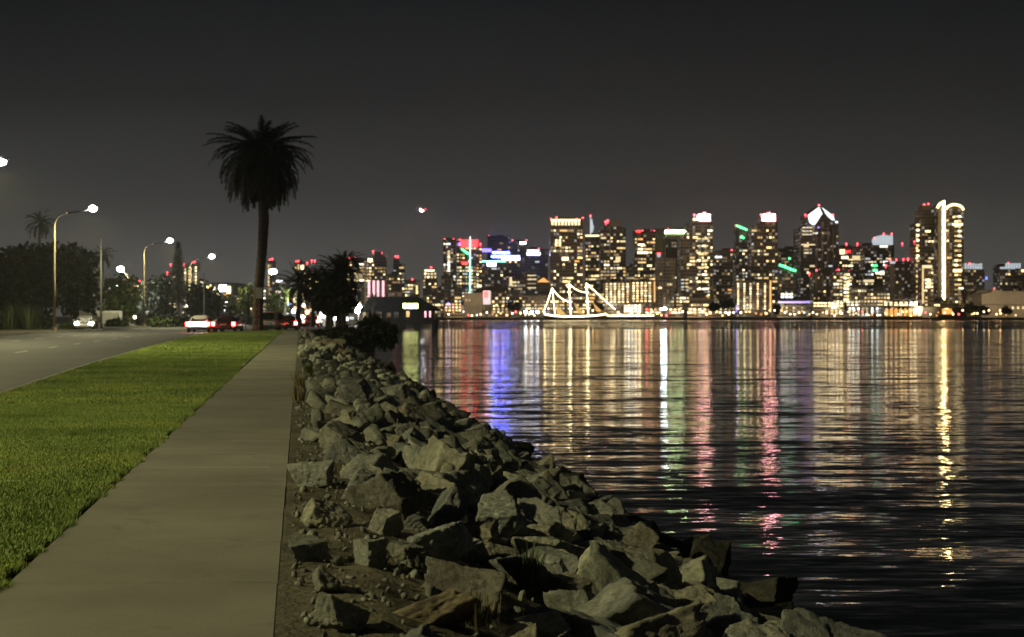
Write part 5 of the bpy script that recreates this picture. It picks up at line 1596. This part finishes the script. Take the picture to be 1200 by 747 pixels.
# trees on the quay
for i, (px, py, rx, rz, lab) in enumerate([(852, 357, 9, 7, 'dark clump of trees before the dim grey office tower'), (837, 360, 6, 5, 'small dark tree left of the quay tree clump'), (700, 360, 7, 6, 'dark tree behind the bow of the tall ship'), (602, 359, 8, 6, 'dark tree on the quay left of the white floodlights'), (1140, 362, 9, 6, 'pale lit shrubbery left of the tan warehouse'), (1154, 364, 7, 5, 'rounded bush before the tan warehouse'), (910, 362, 5, 5, 'small tree right of the hotel with light strings'), (1180, 364, 6, 4, 'low bush before the right part of the warehouse')]):
    tree('quay_tree', px, 372, 1170 + i, [(px - rx * .4, py, rx * .65, rz), (px + rx * .4, py + 1, rx * .6, rz * .85)], 420, 1.1, 'leaf_mid' if 'lit' in lab else 'leaf_dark', lab, 'tree', True, tr=.4)  # light on the lit shrubbery is put in as paler leaves

# ================================================================== the tall ship
YS = 1120.0; ks = YS / F
p = at(676, 372, YS)
t = thing('tall_ship', 'three-masted sailing ship outlined in strings of lights on the bay', 'ship', (p.x, YS, WATER_Z))
def sx(px): return (px - 676) * ks
def sz(py): return EYE - (py - HOR) * ks - WATER_Z
prof = [(638, 368.2, 2.0), (645, 369.6, 3.6), (660, 370.8, 4.2), (680, 370.8, 4.2), (698, 369.8, 3.5), (706, 368.8, 1.6), (710, 367.8, .15)]
vs, fs = [], []
for px, py, w in prof:
    z = sz(py)
    vs += [(sx(px), -w, z), (sx(px), -w * .85, z * .35), (sx(px) * .985, 0, -.8), (sx(px), w * .85, z * .35), (sx(px), w, z)]
for i in range(len(prof) - 1):
    for q in range(4):
        fs.append((i * 5 + q, i * 5 + q + 1, i * 5 + q + 6, i * 5 + q + 5))
    fs.append((i * 5 + 4, i * 5, i * 5 + 5, i * 5 + 9))
fs += [(0, 1, 2, 3, 4), (30, 31, 32, 33, 34)]
hull = MB().add(vs, fs).build('hull', M['hull'], t)
MB().tube([(sx(px), -w - .25, sz(py) - .1) for px, py, w in prof], .52, 6).build('light_string', LIT['ship_lights'], hull)
def string(pts, r=.27):
    MB().tube([(sx(a), -.4, sz(b)) for a, b in pts], r, 6).build('light_string', LIT['ship_lights'], t)
for (xb, xt, pt, yards) in [(650.5, 647, 338, []), (669, 666.5, 332.5, [336.5, 342.5, 354, 362]), (689.5, 687, 332, [337, 343, 353.5, 361.5])]:
    m_ = MB().tube([(sx(xb), 0, .5), (sx(xt), 0, sz(pt))], [.35, .18], 8).build('mast', M['greywood'], t)
    string([(xb, 369), (xt, pt)], .32 if yards else .25)
    for y in yards:
        fr = (369 - y) / (369 - pt); xc = xb + (xt - xb) * fr
        w = 2.6 - (369 - y) / 60
        MB().tube([(sx(xc - w), -.5, sz(y)), (sx(xc + w), -.5, sz(y))], .3, 6).build('yard', LIT['ship_lights'], m_)
def cat_(a, b, sag, n=10):
    return [(a[0] + (b[0] - a[0]) * i / n, a[1] + (b[1] - a[1]) * i / n + sag * 4 * (i / n) * (1 - i / n)) for i in range(n + 1)]
string([(636.5, 366), (640.5, 357), (643, 350), (647, 338)])
string(cat_((647, 338), (667, 353.5), 3.5)); string(cat_((666.5, 332.5), (688, 343), 2.8)); string(cat_((687, 332), (721, 363), .3))
MB().tube([(sx(704), 0, sz(367)), (sx(722), 0, sz(362.5))], [.3, .12], 6).build('bowsprit', M['greywood'], t)
for tri in ([(652, 357.5), (652.8, 368), (664, 369)], [(672.3, 354.2), (677, 367.4), (685, 368.4)], [(694.2, 354), (699, 365.4), (705.5, 365)]):
    MB().prism([(sx(a), sz(b)) for a, b in tri], -.05, .05).build('sail', M['sail'], t)
# moored launch right of the ship, its rail of lights
p = at(738, 371, 1135)
t2 = thing('ferry', 'low ferry with a white light string along its deck right of the tall ship', 'boat', (p.x, 1135, WATER_Z))
k2 = 1135 / F
MB().add([(-17, -3, 2.9), (-15, -2.4, -.5), (-15, 2.4, -.5), (-17, 3, 2.9), (19, 0, 3.2), (16, 0, -.5), (12, -3, 3.0), (12, 3, 3.0)], [(0, 1, 5, 4, 6), (3, 7, 4, 5, 2), (0, 3, 2, 1), (0, 6, 4, 7, 3), (1, 2, 5)]).build('hull', M['hull'], t2)
MB().box(-13, 8, -2.2, 2.2, 3.0, 5.2).build('cabin', M['white'], t2)
MB().tube([(-17, -3.1, 3.2), (12, -3.1, 3.3), (19, -.2, 3.5)], .4, 6).build('light_string', LIT['ship_lights'], t2)
for k in range(6): MB().box(-12 + k * 3.3, -10 + k * 3.3, -2.3, -2.15, 3.7, 4.7).build('window', LIT['cream_bright' if k % 2 else 'amber'], t2)

# ================================================================== aeroplane on approach, nose to the camera
q = at(495, 246, 2600)
t = thing('aeroplane', 'aeroplane on approach with a brilliant landing light in the sky above the yellow crowned tower', 'aeroplane', q)
M['plane'] = mat('grey_aircraft_skin', (.25, .25, .26), .4)
MB().tube([(0, -17, -.6), (0, -16, -.3), (0, -13, 0), (0, 10, .2), (0, 17, 1.2)], [.3, 1.1, 1.9, 1.9, .4], 14).build('fuselage', M['plane'], t, smooth=True)
for s in (-1, 1):
    w = MB().add([(s * 1.6, -4, -.8), (s * 1.6, 3, -.8), (s * 17, 5.5, 1.0), (s * 17, 3.8, 1.0), (s * 1.6, -4, -.3), (s * 1.6, 3, -.3), (s * 17, 5.5, 1.2), (s * 17, 3.8, 1.2)], [(0, 1, 2, 3), (4, 7, 6, 5), (0, 4, 5, 1), (1, 5, 6, 2), (2, 6, 7, 3), (3, 7, 4, 0)]).build('wing', M['plane'], t)
    MB().tube([(s * 5.2, -5.5, -1.9), (s * 5.2, -5.0, -1.9), (s * 5.2, -1.5, -1.8)], [.9, 1.05, .7], 12).build('engine', M['plane'], t, smooth=True)
    MB().add([(s * .4, 13, 1.2), (s * .4, 16.5, 1.2), (s * 6, 17.5, 1.8), (s * 6, 16, 1.8), (s * .4, 13, 1.4), (s * .4, 16.5, 1.4), (s * 6, 17.5, 1.9), (s * 6, 16, 1.9)], [(0, 1, 2, 3), (4, 7, 6, 5), (0, 4, 5, 1), (1, 5, 6, 2), (2, 6, 7, 3), (3, 7, 4, 0)]).build('tailplane', M['plane'], t)
MB().add([(-.15, 11, 1.5), (-.15, 16.8, 1.2), (-.15, 18.2, 6.6), (-.15, 16, 6.6), (.15, 11, 1.5), (.15, 16.8, 1.2), (.15, 18.2, 6.6), (.15, 16, 6.6)], [(0, 1, 2, 3), (4, 7, 6, 5), (0, 4, 5, 1), (1, 5, 6, 2), (2, 6, 7, 3), (3, 7, 4, 0)]).build('tail_fin', M['plane'], t)
MB().sphere((-.8, -4.6, -.9), 2.3, 10, 8).build('landing_light', LIT['moonwhite'], t)
MB().sphere((5.5, -4.6, .3), 1.1, 8, 6).build('navigation_light', LIT['red_beacon'], t)

# ================================================================== added spots without bodies that brighten the city fronts, and the night haze
for i in range(11):
    o = point('facade_fill', (-95 + i * 62, 1168 + (i % 3) * 6, 9.0), 60000, (1, .74, .44), None, .6, True)
    o.rotation_euler = (R(100), 0, 0); o.data.spot_size = R(140); o.data.spot_blend = .6
hz = bpy.data.materials.new('night_haze'); hz.use_nodes = True
n = hz.node_tree.nodes; n.clear()
ou = n.new('ShaderNodeOutputMaterial'); pv = n.new('ShaderNodeVolumePrincipled')
pv.inputs['Color'].default_value = (.92, .92, .92, 1); pv.inputs['Density'].default_value = .00019; pv.inputs['Anisotropy'].default_value = .62
hz.node_tree.links.new(pv.outputs[0], ou.inputs['Volume'])
hz.cycles.homogeneous_volume = True
hb = MB().box(-2500, 2500, -90, 2700, -8, 215).build('haze', hz)
struct(hb, 'stuff')
